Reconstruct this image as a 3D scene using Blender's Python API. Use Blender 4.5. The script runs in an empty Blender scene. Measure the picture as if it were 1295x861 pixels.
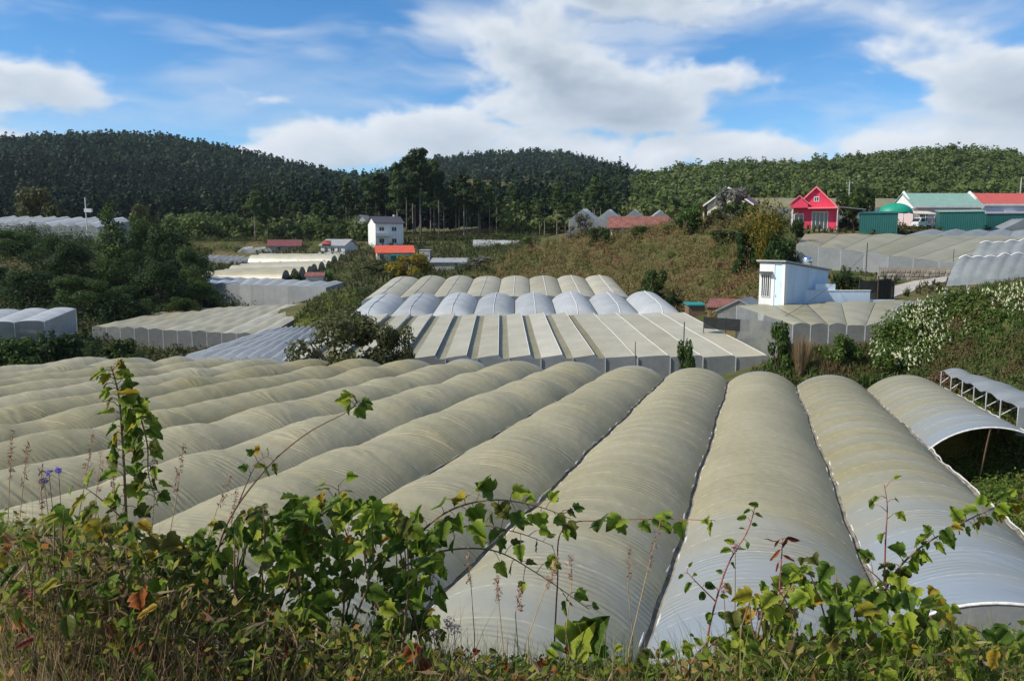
import bpy, math, random
import numpy as np
from mathutils import Vector, Matrix

# ------------------------------------------------------------------ camera, sky, sun
SC = bpy.context.scene
COL = SC.collection
rng = np.random.default_rng(7)
random.seed(7)
FPX = 1000.0                      # focal length in photo pixels (photo 1295 wide)
PITCH = math.atan(0.125)
CAMZ = 12.0
cam_d = bpy.data.cameras.new('camera'); cam = bpy.data.objects.new('camera', cam_d); COL.objects.link(cam)
cam.location = (0, 0, CAMZ); cam.rotation_euler = (math.pi/2 - PITCH, 0, 0)
cam_d.sensor_width = 36; cam_d.lens = 36*FPX/1295; cam_d.clip_end = 9000; cam_d.clip_start = 0.05
SC.camera = cam
SC.view_settings.view_transform = 'Standard'; SC.view_settings.look = 'None'
SC.view_settings.exposure = 0.28; SC.view_settings.gamma = 1
SUN_EL = math.radians(43); SUN_BACK = math.radians(16)
S = Vector((-math.cos(SUN_BACK)*math.cos(SUN_EL), -math.sin(SUN_BACK)*math.cos(SUN_EL), math.sin(SUN_EL)))
sd = bpy.data.lights.new('sun', 'SUN'); sd.energy = 4.4; sd.angle = math.radians(0.55); sd.color = (1, .935, .82)
so = bpy.data.objects.new('sun', sd); COL.objects.link(so); so.rotation_euler = S.to_track_quat('Z', 'Y').to_euler()
so.location = (-30, -10, 60)

def cloud_image():
    """clouds painted once over the whole sky by azimuth and elevation: red = cover, green = brightness"""
    W, H = 3072, 768
    r = np.random.default_rng(11)
    az = (np.arange(W)+.5)/W*2*np.pi-np.pi; el = (np.arange(H)+.5)/H*(np.pi/2)
    def vnoise(fx, fy, seed, wx=None, wy=None):
        nx = max(2, int(round(fx*2*np.pi))); ny = int(fy*1.6)+3
        tb = np.random.default_rng(seed).random((ny+2, nx)).astype(np.float32)
        X = (AZ+np.float32(np.pi))/(2*np.pi)*nx; Y = EL*fy
        if wx is not None: X = X+wx*(nx/(2*np.pi)); Y = Y+wy*fy
        xi = np.floor(X).astype(np.int32); yi = np.clip(np.floor(Y).astype(np.int32), 0, ny); fx_ = X-xi; fy_ = np.clip(Y-yi, 0, 1); fx_ = fx_*fx_*(3-2*fx_); fy_ = fy_*fy_*(3-2*fy_)
        a = tb[yi, xi % nx]; b = tb[yi, (xi+1) % nx]; c = tb[yi+1, xi % nx]; d = tb[yi+1, (xi+1) % nx]
        return (a*(1-fx_)+b*fx_)*(1-fy_)+(c*(1-fx_)+d*fx_)*fy_
    AZ, EL = np.meshgrid(az.astype(np.float32), el.astype(np.float32))
    def fbm(fx, fy, octv, gain, seed, wx=None, wy=None):
        s = 0; a = 1.0; t = 0
        for o in range(octv):
            s = s+a*vnoise(fx*2**o, fy*2**o, seed+o, wx, wy); t += a; a *= gain
        return s/t
    wx = (fbm(6, 10, 3, .5, 50)-.5)*.05; wy = (fbm(6, 10, 3, .5, 60)-.5)*.035
    puff = fbm(7, 13, 6, .55, 100, wx, wy)-.5
    wisp = fbm(3.2, 15, 6, .56, 200, wx*1.5, wy*1.5+.10*wx)-.5
    broad = fbm(2.2, 6, 3, .5, 300)-.5
    banks = [(40,112,190,38,1.1),(140,128,120,34,1.0),(-160,110,120,50,1),(548,46,112,24,.62),(420,73,42,12,.42),(600,104,72,13,.36),(500,136,65,9,.3),
             (255,140,60,22,.34),(770,125,170,66,1.5),(700,90,95,50,.66),(905,108,90,28,.85),(660,165,140,30,.6),(780,14,190,42,.95),
             (330,192,50,16,.6),(330,198,60,20,1.2),(430,194,150,42,1.5),(560,186,130,42,1.5),(690,198,160,40,1.5),(830,202,60,32,1.3),(960,194,120,30,1.4),
             (1110,190,80,26,1.3),(1200,188,80,24,1.3),(1290,192,90,32,1.3),(1195,122,95,40,.55),(1290,110,90,30,.85),(1300,50,120,30,.3),(1010,116,80,14,.5),(1120,155,170,22,.45),
             (170,70,150,32,.52),(110,30,150,40,.42),(60,12,260,24,.4),(310,35,110,40,.42),(20,180,60,12,.8),(1120,45,260,40,.34),(1500,130,180,60,1),(1650,190,240,40,1)]
    dens = np.full((H, W), -.6, np.float32); thin = np.zeros((H, W), np.float32)
    for (u, v, ru, rv, wt) in banks:
        a = math.atan((u-647.5)/1000); e = math.atan((305.5-v)/1000*math.cos(a))
        d = np.sqrt(((AZ-a)*1000/ru)**2+((EL-e)*1000/rv)**2)
        if wt > .7: dens = np.maximum(dens, (.86-d)*wt)
        else: thin = np.maximum(thin, np.clip(1.25-d, 0, 1)*wt*1.5)
    away = np.clip((np.abs(AZ)-.75)*2.5, 0, 1); high = np.clip((EL-.42)*3, 0, 1)
    dens = np.maximum(dens, (broad*4.2-.25)*np.maximum(away, high)-.6*(1-np.maximum(away, high)))
    d2 = .8*dens+2.7*puff+.35*wisp
    ss = lambda a, b, x: (lambda t: t*t*(3-2*t))(np.clip((x-a)/(b-a), 0, 1))
    m1 = ss(.02, .50, d2)*.97
    m2 = np.clip(thin*ss(-.12, .22, wisp+.35*puff), 0, .72)
    m3 = .60*ss(-.05, .26, wisp+.4*broad)*ss(.02, .10, EL)*(.4+.6*np.clip(AZ*2+.6, 0, 1))
    mask = 1-(1-m1)*(1-m2)*(1-m3)
    dy, dx = 10, 8                                       # light from the upper left
    up = np.roll(np.concatenate([d2[dy:], d2[-dy:]], 0), dx, 1)
    lit = np.clip(.80+.50*(d2-up)-.30*np.clip(d2-.35, 0, 1)-.35*np.clip(fbm(5, 10, 3, .5, 400)-.5+.12, -.2, 1)*ss(.1, .5, d2)-.5*ss(.08, .2, EL)*ss(.3, 1.0, d2), .0, 1.0)
    lit = np.where(m1 > .05, lit, .86)
    px = np.zeros((2*H, W, 4), np.float32); px[H:, :, 0] = mask; px[H:, :, 1] = lit; px[:H, :, 0] = mask[:1]; px[:H, :, 1] = .8; px[..., 3] = 1
    # equirectangular lookup has azimuth growing the other way, +Y at the quarter
    sh = np.zeros_like(px); u_ = (np.arange(W)+.5)/W
    phi = -(u_-.5)*2*np.pi                                # direction (cos phi, sin phi) of column u
    a2 = np.arctan2(np.cos(phi), np.sin(phi)); idx = np.clip(((a2+np.pi)/(2*np.pi)*W).astype(int), 0, W-1)
    sh = px[:, idx]
    im = bpy.data.images.new('sky_clouds', W, 2*H); im.colorspace_settings.name = 'Non-Color'
    im.pixels.foreach_set(np.ascontiguousarray(sh, np.float32).ravel()); im.update(); im.pack(); return im
def build_world():
    w = bpy.data.worlds.new('World'); SC.world = w; w.use_nodes = True
    nt = w.node_tree; nt.nodes.clear(); L = nt.links
    nd = nt.nodes.new
    sky = nd('ShaderNodeTexSky'); sky.sky_type = 'NISHITA'; sky.sun_disc = False
    sky.sun_elevation = SUN_EL; sky.sun_rotation = math.atan2(S.x, S.y)
    sky.altitude = 1500; sky.air_density = 1.0; sky.dust_density = 0.2; sky.ozone_density = 3.0
    ev = nd('ShaderNodeTexEnvironment'); ev.image = cloud_image(); sp = nd('ShaderNodeSeparateColor'); L.new(ev.outputs[0], sp.inputs[0])
    cr = nd('ShaderNodeValToRGB'); L.new(sp.outputs[1], cr.inputs[0]); el = cr.color_ramp.elements
    el[0].position = .0; el[0].color = (.36, .44, .55, 1); el[1].position = 1; el[1].color = (.80, .85, .915, 1)
    e = el.new(.5); e.color = (.58, .66, .75, 1)
    hs = nd('ShaderNodeHueSaturation'); hs.inputs['Saturation'].default_value = 1.3; L.new(sky.outputs[0], hs.inputs['Color'])
    b1 = nd('ShaderNodeBackground'); L.new(hs.outputs[0], b1.inputs[0]); b1.inputs[1].default_value = .125
    b2 = nd('ShaderNodeBackground'); L.new(cr.outputs[0], b2.inputs[0]); b2.inputs[1].default_value = .84
    mx = nd('ShaderNodeMixShader'); L.new(sp.outputs[0], mx.inputs[0]); L.new(b1.outputs[0], mx.inputs[1]); L.new(b2.outputs[0], mx.inputs[2])
    o = nd('ShaderNodeOutputWorld'); L.new(mx.outputs[0], o.inputs[0])
build_world()
SC.world.cycles.sampling_method = 'MANUAL'; SC.world.cycles.sample_map_resolution = 256
SC.cycles.max_bounces = 5; SC.cycles.diffuse_bounces = 2; SC.cycles.glossy_bounces = 2; SC.cycles.transmission_bounces = 3; SC.cycles.transparent_max_bounces = 6

# ------------------------------------------------------------------ helpers
def ray(u, v):
    xc = (u-647.5)/FPX; yc = (430.5-v)/FPX
    cp, sp = math.cos(PITCH), math.sin(PITCH)
    return np.array([xc, cp+yc*sp, -sp+yc*cp])
def P(u, v, D):                       # the point seen at pixel (u, v) at ground distance D
    d = ray(u, v); return d*(D/d[1]) + np.array([0, 0, CAMZ])
def XU(u, D, v=400): return P(u, v, D)[0]
def sm(a, b, x):
    t = np.clip((np.asarray(x, float)-a)/(b-a), 0, 1); return t*t*(3-2*t)

def tag(o, label=None, cat=None, group=None, kind=None):
    if label: o['label'] = label
    if cat: o['category'] = cat
    if group: o['group'] = group
    if kind: o['kind'] = kind
    return o
class G:
    def __init__(s): s.v = []; s.f = []
    def add(s, vs, fs):
        n = len(s.v); s.v += [tuple(map(float, a)) for a in vs]; s.f += [tuple(i+n for i in f) for f in fs]; return s
    def box(s, x0, x1, y0, y1, z0, z1):
        return s.add([(x0,y0,z0),(x1,y0,z0),(x1,y1,z0),(x0,y1,z0),(x0,y0,z1),(x1,y0,z1),(x1,y1,z1),(x0,y1,z1)],
                     [(0,3,2,1),(4,5,6,7),(0,1,5,4),(1,2,6,5),(2,3,7,6),(3,0,4,7)])
    def tube(s, pts, r, n=6, cap=True):
        pts = [np.array(p, float) for p in pts]; vs = []; fs = []; m = len(pts)
        for i, p in enumerate(pts):
            d = pts[min(i+1, m-1)]-pts[max(i-1, 0)]; d = d/(np.linalg.norm(d)+1e-9)
            a = np.cross(d, [0, 0, 1.0]) if abs(d[2]) < .9 else np.cross(d, [0, 1.0, 0]); a /= np.linalg.norm(a); b = np.cross(d, a)
            rr = r[i] if hasattr(r, '__len__') else r
            for k in range(n):
                t = 2*math.pi*k/n; vs.append(p+rr*(math.cos(t)*a+math.sin(t)*b))
        for i in range(m-1):
            for k in range(n): fs.append((i*n+k, i*n+(k+1) % n, (i+1)*n+(k+1) % n, (i+1)*n+k))
        if cap: fs.append(tuple(range(n))[::-1]); fs.append(tuple(range((m-1)*n, m*n)))
        return s.add(vs, fs)
    def slab(s, quad, t):               # four corners, thickness t downward along z
        q = [np.array(p, float) for p in quad]
        return s.add(q+[p-np.array([0, 0, t]) for p in q], [(0,1,2,3),(7,6,5,4),(0,4,5,1),(1,5,6,2),(2,6,7,3),(3,7,4,0)])
    def prism(s, poly, d):              # polygon extruded by vector d
        n = len(poly); d = np.array(d, float)
        vs = [np.array(p, float) for p in poly]
        return s.add(vs+[p+d for p in vs], [tuple(range(n))[::-1], tuple(range(n, 2*n))]+[(i, (i+1) % n, n+(i+1) % n, n+i) for i in range(n)])
    def lathe(s, c, prof, n=12):        # prof: (radius, z)
        vs = []; fs = []
        for (r, z) in prof:
            for k in range(n): t = 2*math.pi*k/n; vs.append((c[0]+r*math.cos(t), c[1]+r*math.sin(t), c[2]+z))
        for i in range(len(prof)-1):
            for k in range(n): fs.append((i*n+k, i*n+(k+1) % n, (i+1)*n+(k+1) % n, (i+1)*n+k))
        return s.add(vs, fs)
def mk(name, g, mat, parent=None, smooth=False, off=None):
    me = bpy.data.meshes.new(name)
    v = g.v if off is None else [tuple(np.array(p)-off) for p in g.v]
    me.from_pydata(v, [], g.f); me.materials.append(mat)
    if smooth: me.polygons.foreach_set('use_smooth', [True]*len(me.polygons))
    o = bpy.data.objects.new(name, me); COL.objects.link(o); o.parent = parent
    return o
def np_mesh(name, V, Fq, mat, smooth=False):
    V = np.asarray(V, np.float32); Fq = np.asarray(Fq, np.int32); k = Fq.shape[1]; n = len(Fq)
    me = bpy.data.meshes.new(name); me.vertices.add(len(V)); me.vertices.foreach_set('co', V.ravel())
    me.loops.add(n*k); me.loops.foreach_set('vertex_index', Fq.ravel())
    me.polygons.add(n); me.polygons.foreach_set('loop_start', np.arange(n, dtype=np.int32)*k)
    if smooth: me.polygons.foreach_set('use_smooth', np.ones(n, bool))
    me.update(calc_edges=True); me.materials.append(mat); return me
def ob(name, me, parent=None, loc=None):
    o = bpy.data.objects.new(name, me); COL.objects.link(o); o.parent = parent
    if loc is not None: o.location = [float(a) for a in loc]
    return o
def empty(name, loc, rz, label, cat, group=None):
    o = bpy.data.objects.new(name, None); COL.objects.link(o); o.location = [float(a) for a in loc]; o.rotation_euler = (0, 0, rz)
    o.empty_display_size = .3
    return tag(o, label, cat, group)
def grid_faces(nu, nv):
    i, j = np.meshgrid(np.arange(nu-1), np.arange(nv-1), indexing='ij'); a = i*nv+j
    return np.stack([a, a+nv, a+nv+1, a+1], -1).reshape(-1, 4)

# ------------------------------------------------------------------ materials
def mat_base(name):
    m = bpy.data.materials.new(name); m.use_nodes = True; nt = m.node_tree
    return m, nt, nt.nodes['Principled BSDF'], nt.nodes['Material Output']
def lin(c): return tuple(c)+(1,)
def ramp(nt, fac, stops):
    r = nt.nodes.new('ShaderNodeValToRGB'); nt.links.new(fac, r.inputs[0]); el = r.color_ramp.elements
    el[0].position, el[0].color = stops[0][0], lin(stops[0][1]); el[1].position, el[1].color = stops[-1][0], lin(stops[-1][1])
    for p, c in stops[1:-1]:
        e = el.new(p); e.color = lin(c)
    return r.outputs[0]
def nz(nt, scale, detail=4, rough=.55, coord='Object', stretch=None, dist=0):
    tc = nt.nodes.new('ShaderNodeTexCoord'); n = nt.nodes.new('ShaderNodeTexNoise')
    n.inputs['Scale'].default_value = scale; n.inputs['Detail'].default_value = detail; n.inputs['Roughness'].default_value = rough; n.inputs['Distortion'].default_value = dist
    src = tc.outputs[coord]
    if stretch:
        mp = nt.nodes.new('ShaderNodeMapping'); mp.inputs['Scale'].default_value = stretch; nt.links.new(src, mp.inputs[0]); src = mp.outputs[0]
    nt.links.new(src, n.inputs['Vector']); return n.outputs[0]
def bump(nt, h, strength, dist, bsdf):
    b = nt.nodes.new('ShaderNodeBump'); b.inputs['Strength'].default_value = strength; b.inputs['Distance'].default_value = dist
    nt.links.new(h, b.inputs['Height']); nt.links.new(b.outputs[0], bsdf.inputs['Normal']); return b
def surf(name, c, rough=.7, var=.18, scale=3, bmp=0.0, bscale=20, metal=0, spec=.4, stretch=None):
    m, nt, b, o = mat_base(name); c = np.array(c)
    f = nz(nt, scale, 5, .6, stretch=stretch)
    nt.links.new(ramp(nt, f, [(.3, c*(1-var)), (.7, np.minimum(c*(1+var), .95))]), b.inputs['Base Color'])
    b.inputs['Roughness'].default_value = rough; b.inputs['Metallic'].default_value = metal; b.inputs['Specular IOR Level'].default_value = spec
    if bmp: bump(nt, nz(nt, bscale, 4), bmp, .03, b)
    return m
def corrugated(name, c, axis=0, period=.35, var=.15, rough=.5):
    m, nt, b, o = mat_base(name); c = np.array(c)
    f = nz(nt, 1.2, 5, .65)
    nt.links.new(ramp(nt, f, [(.3, c*(1-var)), (.7, np.minimum(c*(1+var), .9))]), b.inputs['Base Color'])
    b.inputs['Roughness'].default_value = rough
    tc = nt.nodes.new('ShaderNodeTexCoord'); w = nt.nodes.new('ShaderNodeTexWave'); w.bands_direction = 'XYZ'[axis]
    w.inputs['Scale'].default_value = .314/period; nt.links.new(tc.outputs['Object'], w.inputs['Vector']); bump(nt, w.outputs['Fac'], .6, .05, b)
    return m
def film(name, c, c2, transl=.22, clear=0.0, rough=.42, scale=.35, spec=.45, fold=0.25, streak=None, front=None):
    """thin polythene: dusty surface colour, some light let through, optional see-through share"""
    m, nt, b, o = mat_base(name); c = np.array(c); c2 = np.array(c2)
    f = nz(nt, scale, 6, .62, stretch=streak)
    col = ramp(nt, f, [(.32, c), (.68, c2)])
    f2 = nz(nt, 4.5, 6, .7, stretch=streak)
    mxd = nt.nodes.new('ShaderNodeMix'); mxd.data_type = 'RGBA'; mxd.blend_type = 'MULTIPLY'; mxd.inputs[0].default_value = .5
    nt.links.new(col, mxd.inputs[6]); nt.links.new(ramp(nt, f2, [(.3, (.72, .70, .66)), (.62, (1, 1, 1))]), mxd.inputs[7]); col = mxd.outputs[2]
    oi = nt.nodes.new('ShaderNodeObjectInfo'); hv = nt.nodes.new('ShaderNodeHueSaturation'); nt.links.new(col, hv.inputs['Color'])
    vr = nt.nodes.new('ShaderNodeMapRange'); nt.links.new(oi.outputs['Random'], vr.inputs[0]); vr.inputs[3].default_value = .86; vr.inputs[4].default_value = 1.1
    nt.links.new(vr.outputs[0], hv.inputs['Value']); sr = nt.nodes.new('ShaderNodeMapRange'); nt.links.new(oi.outputs['Random'], sr.inputs[0]); sr.inputs[3].default_value = 1.12; sr.inputs[4].default_value = .85
    nt.links.new(sr.outputs[0], hv.inputs['Saturation']); col = hv.outputs[0]          # each sheet aged a little differently
    if front is not None:               # cleaner film toward one end, its blue sky reflection mixed into the colour
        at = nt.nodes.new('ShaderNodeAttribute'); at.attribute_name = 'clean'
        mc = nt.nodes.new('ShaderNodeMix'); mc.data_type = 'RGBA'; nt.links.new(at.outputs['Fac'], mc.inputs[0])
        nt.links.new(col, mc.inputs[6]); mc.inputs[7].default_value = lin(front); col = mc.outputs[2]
    nt.links.new(col, b.inputs['Base Color']); b.inputs['Roughness'].default_value = rough; b.inputs['Specular IOR Level'].default_value = spec
    if front is not None:               # tension wrinkles running hoop to hoop across the tunnel
        tc = nt.nodes.new('ShaderNodeTexCoord'); mp = nt.nodes.new('ShaderNodeMapping'); mp.inputs['Rotation'].default_value = (0, 0, .3017); nt.links.new(tc.outputs['Object'], mp.inputs[0])
        wv = nt.nodes.new('ShaderNodeTexWave'); wv.bands_direction = 'Y'; wv.inputs['Scale'].default_value = 1.55; wv.inputs['Distortion'].default_value = 5.0; wv.inputs['Detail'].default_value = 2.5; wv.inputs['Detail Scale'].default_value = .7
        nt.links.new(mp.outputs[0], wv.inputs['Vector']); nm = nz(nt, .8, 3, .6); mr = nt.nodes.new('ShaderNodeMapRange'); nt.links.new(nm, mr.inputs[0]); mr.inputs[1].default_value = .44; mr.inputs[2].default_value = .68
        pr = nt.nodes.new('ShaderNodeMath'); pr.operation = 'MULTIPLY'; nt.links.new(wv.outputs['Fac'], pr.inputs[0]); nt.links.new(mr.outputs[0], pr.inputs[1]); bump(nt, pr.outputs[0], .6, .03, b)
    elif fold: bump(nt, nz(nt, 7, 3, .5, stretch=streak, dist=.4), fold, .04, b)
    t = nt.nodes.new('ShaderNodeBsdfTranslucent'); nt.links.new(col, t.inputs[0])
    mx = nt.nodes.new('ShaderNodeMixShader'); mx.inputs[0].default_value = transl
    nt.links.new(b.outputs[0], mx.inputs[1]); nt.links.new(t.outputs[0], mx.inputs[2]); out = mx.outputs[0]
    if clear:
        tr = nt.nodes.new('ShaderNodeBsdfTransparent'); tr.inputs[0].default_value = (.9, .92, .93, 1)
        m2 = nt.nodes.new('ShaderNodeMixShader'); m2.inputs[0].default_value = clear
        nt.links.new(out, m2.inputs[1]); nt.links.new(tr.outputs[0], m2.inputs[2]); out = m2.outputs[0]
    nt.links.new(out, o.inputs[0]); return m
def leafy(name, stops, transl=.3, gloss=.25, patch=None):
    """foliage: colour differs leaf by leaf (random per island), part of the light passes through"""
    m, nt, b, o = mat_base(name)
    g = nt.nodes.new('ShaderNodeNewGeometry'); oi = nt.nodes.new('ShaderNodeObjectInfo')
    fac = g.outputs['Random Per Island']
    if patch:
        f = nz(nt, patch, 3, .6)
        a = nt.nodes.new('ShaderNodeMath'); a.operation = 'MULTIPLY_ADD'; nt.links.new(f, a.inputs[0]); a.inputs[1].default_value = 2.2
        q = nt.nodes.new('ShaderNodeMath'); q.operation = 'MULTIPLY_ADD'; nt.links.new(fac, q.inputs[0]); q.inputs[1].default_value = .5; q.inputs[2].default_value = -.85
        nt.links.new(q.outputs[0], a.inputs[2]); fac = a.outputs[0]
    col = ramp(nt, fac, stops)
    hs = nt.nodes.new('ShaderNodeHueSaturation'); nt.links.new(col, hs.inputs['Color'])
    v = nt.nodes.new('ShaderNodeMapRange'); nt.links.new(oi.outputs['Random'], v.inputs[0]); v.inputs[3].default_value = .75; v.inputs[4].default_value = 1.25
    nt.links.new(v.outputs[0], hs.inputs['Value'])
    h = nt.nodes.new('ShaderNodeMapRange'); nt.links.new(oi.outputs['Random'], h.inputs[0]); h.inputs[3].default_value = .487; h.inputs[4].default_value = .51
    nt.links.new(h.outputs[0], hs.inputs['Hue']); col = hs.outputs[0]
    nt.links.new(col, b.inputs['Base Color']); b.inputs['Roughness'].default_value = .5; b.inputs['Specular IOR Level'].default_value = gloss
    t = nt.nodes.new('ShaderNodeBsdfTranslucent'); nt.links.new(col, t.inputs[0])
    mx = nt.nodes.new('ShaderNodeMixShader'); mx.inputs[0].default_value = transl
    nt.links.new(b.outputs[0], mx.inputs[1]); nt.links.new(t.outputs[0], mx.inputs[2]); nt.links.new(mx.outputs[0], o.inputs[0]); return m

M = {}
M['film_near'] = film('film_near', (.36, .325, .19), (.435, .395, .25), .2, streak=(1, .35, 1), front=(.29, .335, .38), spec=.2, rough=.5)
M['film_beige'] = film('film_beige', (.42, .385, .26), (.54, .50, .36), .2, scale=.25)
M['film_panel'] = film('film_panel', (.46, .43, .31), (.58, .55, .43), .2, scale=.3)
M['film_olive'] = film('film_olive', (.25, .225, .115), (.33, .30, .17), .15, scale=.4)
M['film_dull'] = film('film_dull', (.34, .315, .20), (.42, .39, .26), .2, scale=.3)
M['film_white'] = film('film_white', (.46, .48, .48), (.58, .60, .60), .25, scale=.5)
M['film_grey'] = film('film_grey', (.36, .37, .37), (.47, .48, .47), .2, scale=.3)
M['film_wall'] = film('film_wall', (.52, .55, .57), (.66, .69, .71), .42, clear=.35, scale=.8, rough=.3)
M['film_clear'] = film('film_clear', (.52, .54, .55), (.66, .68, .69), .45, clear=.55, scale=.8, rough=.25)
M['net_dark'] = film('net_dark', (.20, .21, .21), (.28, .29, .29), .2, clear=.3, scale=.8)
M['net_grey'] = film('net_grey', (.30, .33, .34), (.42, .45, .46), .25, clear=.12, scale=.6)
M['steel'] = surf('steel', (.50, .50, .49), .4, .2, 6, metal=.3)
M['white_pipe'] = surf('white_pipe', (.62, .61, .58), .5, .2, 8)
M['hoop'] = surf('hoop', (.45, .42, .33), .5, .15, 8)
M['dark_gap'] = surf('dark_gap', (.045, .042, .038), .8, .3, 4)
M['gutter'] = surf('gutter', (.22, .20, .16), .9, .5, 3, spec=.1)
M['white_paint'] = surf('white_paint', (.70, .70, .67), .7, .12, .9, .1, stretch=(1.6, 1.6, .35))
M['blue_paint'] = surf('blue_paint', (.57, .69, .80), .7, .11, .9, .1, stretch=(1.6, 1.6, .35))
M['pink_paint'] = surf('pink_paint', (.70, .05, .105), .7, .13, .9, .08, stretch=(1.6, 1.6, .35))
M['pink_trim'] = surf('pink_trim', (.85, .20, .24), .6, .06, 2)
M['rose_paint'] = surf('rose_paint', (.62, .48, .47), .7, .08, 1.5)
M['lilac_paint'] = surf('lilac_paint', (.66, .63, .74), .7, .06, 1.5)
M['cream_paint'] = surf('cream_paint', (.60, .54, .42), .7, .1, 1.5)
M['green_sheet'] = corrugated('green_sheet', (.008, .095, .085), 0, .3)
M['green_roof'] = corrugated('green_roof', (.22, .36, .29), 0, .3)
M['red_roof'] = corrugated('red_roof', (.50, .10, .075), 0, .3)
M['orange_roof'] = corrugated('orange_roof', (.60, .10, .05), 0, .3)
M['dark_roof'] = corrugated('dark_roof', (.07, .065, .075), 1, .3)
M['grey_roof'] = corrugated('grey_roof', (.30, .30, .30), 0, .3)
M['rust_roof'] = corrugated('rust_roof', (.22, .085, .06), 0, .3, .35)
M['maroon_roof'] = corrugated('maroon_roof', (.17, .055, .045), 0, .3, .25)
M['teal'] = surf('teal', (.02, .22, .22), .6, .15, 2)
M['tarp_green'] = surf('tarp_green', (.01, .27, .17), .5, .15, 1.5, .2, 3)
M['glass'] = surf('glass', (.03, .035, .045), .12, .3, 2, spec=.8)
M['wood'] = surf('wood', (.20, .13, .08), .8, .3, 5)
M['dark_wood'] = surf('dark_wood', (.06, .045, .035), .8, .3, 5)
M['concrete'] = surf('concrete', (.36, .35, .33), .85, .2, 1.0, .3, 6)
M['pole_grey'] = surf('pole_grey', (.40, .39, .37), .8, .15, 2)
M['black_net'] = film('black_net', (.012, .012, .013), (.03, .03, .03), .1, clear=.25, scale=2)
M['bark'] = surf('bark', (.11, .085, .065), .9, .3, 6, .5, 14)
M['pale_bark'] = surf('pale_bark', (.24, .20, .16), .9, .25, 6, .4, 14)
M['chrome'] = surf('chrome', (.7, .7, .7), .18, .05, 3, metal=1)
M['stone'] = surf('stone', (.30, .26, .20), .9, .25, 1.5, .6, 4)
M['soil'] = surf('soil', (.30, .17, .09), .95, .25, .8, .5, 3)
M['van_white'] = surf('van_white', (.72, .73, .73), .3, .05, 2, spec=.6)
M['rubber'] = surf('rubber', (.02, .02, .02), .8, .2, 4)
M['leaf_pine_far'] = leafy('leaf_pine_far', [(0, (.016, .031, .024)), (.45, (.027, .048, .030)), (.75, (.045, .070, .036)), (1, (.085, .105, .05))], .3, .05, patch=.035)
M['leaf_wood_far'] = leafy('leaf_wood_far', [(0, (.058, .08, .026)), (.5, (.10, .135, .04)), (.85, (.15, .18, .058)), (1, (.22, .215, .13))], .3, .05, patch=.06)
M['leaf_pine'] = leafy('leaf_pine', [(0, (.018, .036, .014)), (.6, (.036, .066, .022)), (1, (.075, .11, .034))], .25, .12)
M['leaf_pine_light'] = leafy('leaf_pine_light', [(0, (.04, .07, .02)), (.6, (.075, .115, .032)), (1, (.12, .15, .05))], .3, .12)
M['leaf_dark'] = leafy('leaf_dark', [(0, (.020, .040, .013)), (.6, (.038, .070, .020)), (1, (.075, .115, .030))], .42, .12)
M['leaf_mid'] = leafy('leaf_mid', [(0, (.03, .06, .014)), (.6, (.06, .11, .025)), (1, (.14, .19, .045))], .42, .12)
M['leaf_olive'] = leafy('leaf_olive', [(0, (.05, .06, .02)), (.6, (.09, .10, .035)), (1, (.17, .17, .065))], .4, .12)
M['leaf_yellow'] = leafy('leaf_yellow', [(0, (.16, .13, .01)), (.6, (.30, .25, .02)), (1, (.42, .36, .05))], .35, .2)
M['leaf_bright'] = leafy('leaf_bright', [(0, (.05, .10, .015)), (.6, (.10, .18, .03)), (1, (.20, .27, .06))], .35, .25)
M['leaf_dry'] = leafy('leaf_dry', [(0, (.22, .13, .075)), (.22, (.31, .20, .10)), (.42, (.36, .28, .13)), (.6, (.21, .20, .07)), (.78, (.13, .15, .045)), (1, (.19, .22, .06))], .4, .03, patch=.22)
M['leaf_bank'] = leafy('leaf_bank', [(0, (.15, .085, .05)), (.3, (.12, .09, .04)), (.55, (.09, .10, .03)), (.8, (.055, .10, .022)), (1, (.12, .18, .04))], .28, .15, patch=.4)
M['leaf_cover'] = leafy('leaf_cover', [(0, (.16, .12, .06)), (.35, (.09, .10, .035)), (.7, (.05, .085, .022)), (1, (.12, .17, .04))], .28, .15, patch=.12)
M['leaf_grey'] = leafy('leaf_grey', [(0, (.13, .125, .11)), (.6, (.19, .185, .16)), (1, (.11, .13, .08))], .2, .1)
M['bamboo'] = leafy('bamboo', [(0, (.05, .075, .012)), (.5, (.13, .14, .018)), (1, (.27, .20, .025))], .35, .2)
M['bamboo_cane'] = surf('bamboo_cane', (.34, .20, .03), .5, .3, 3)
M['petal'] = leafy('petal', [(0, (.50, .52, .28)), (1, (.70, .70, .48))], .35, .2)
M['grass'] = leafy('grass', [(0, (.11, .17, .025)), (.5, (.20, .27, .045)), (.8, (.32, .32, .09)), (1, (.42, .36, .16))], .5, .12)
M['dry_grass'] = leafy('dry_grass', [(0, (.22, .14, .07)), (.5, (.38, .28, .14)), (1, (.56, .46, .27))], .5, .1)
M['weed'] = leafy('weed', [(0, (.09, .14, .022)), (.45, (.17, .23, .035)), (.75, (.29, .30, .055)), (.9, (.40, .30, .08)), (1, (.36, .12, .04))], .5, .15)

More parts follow.
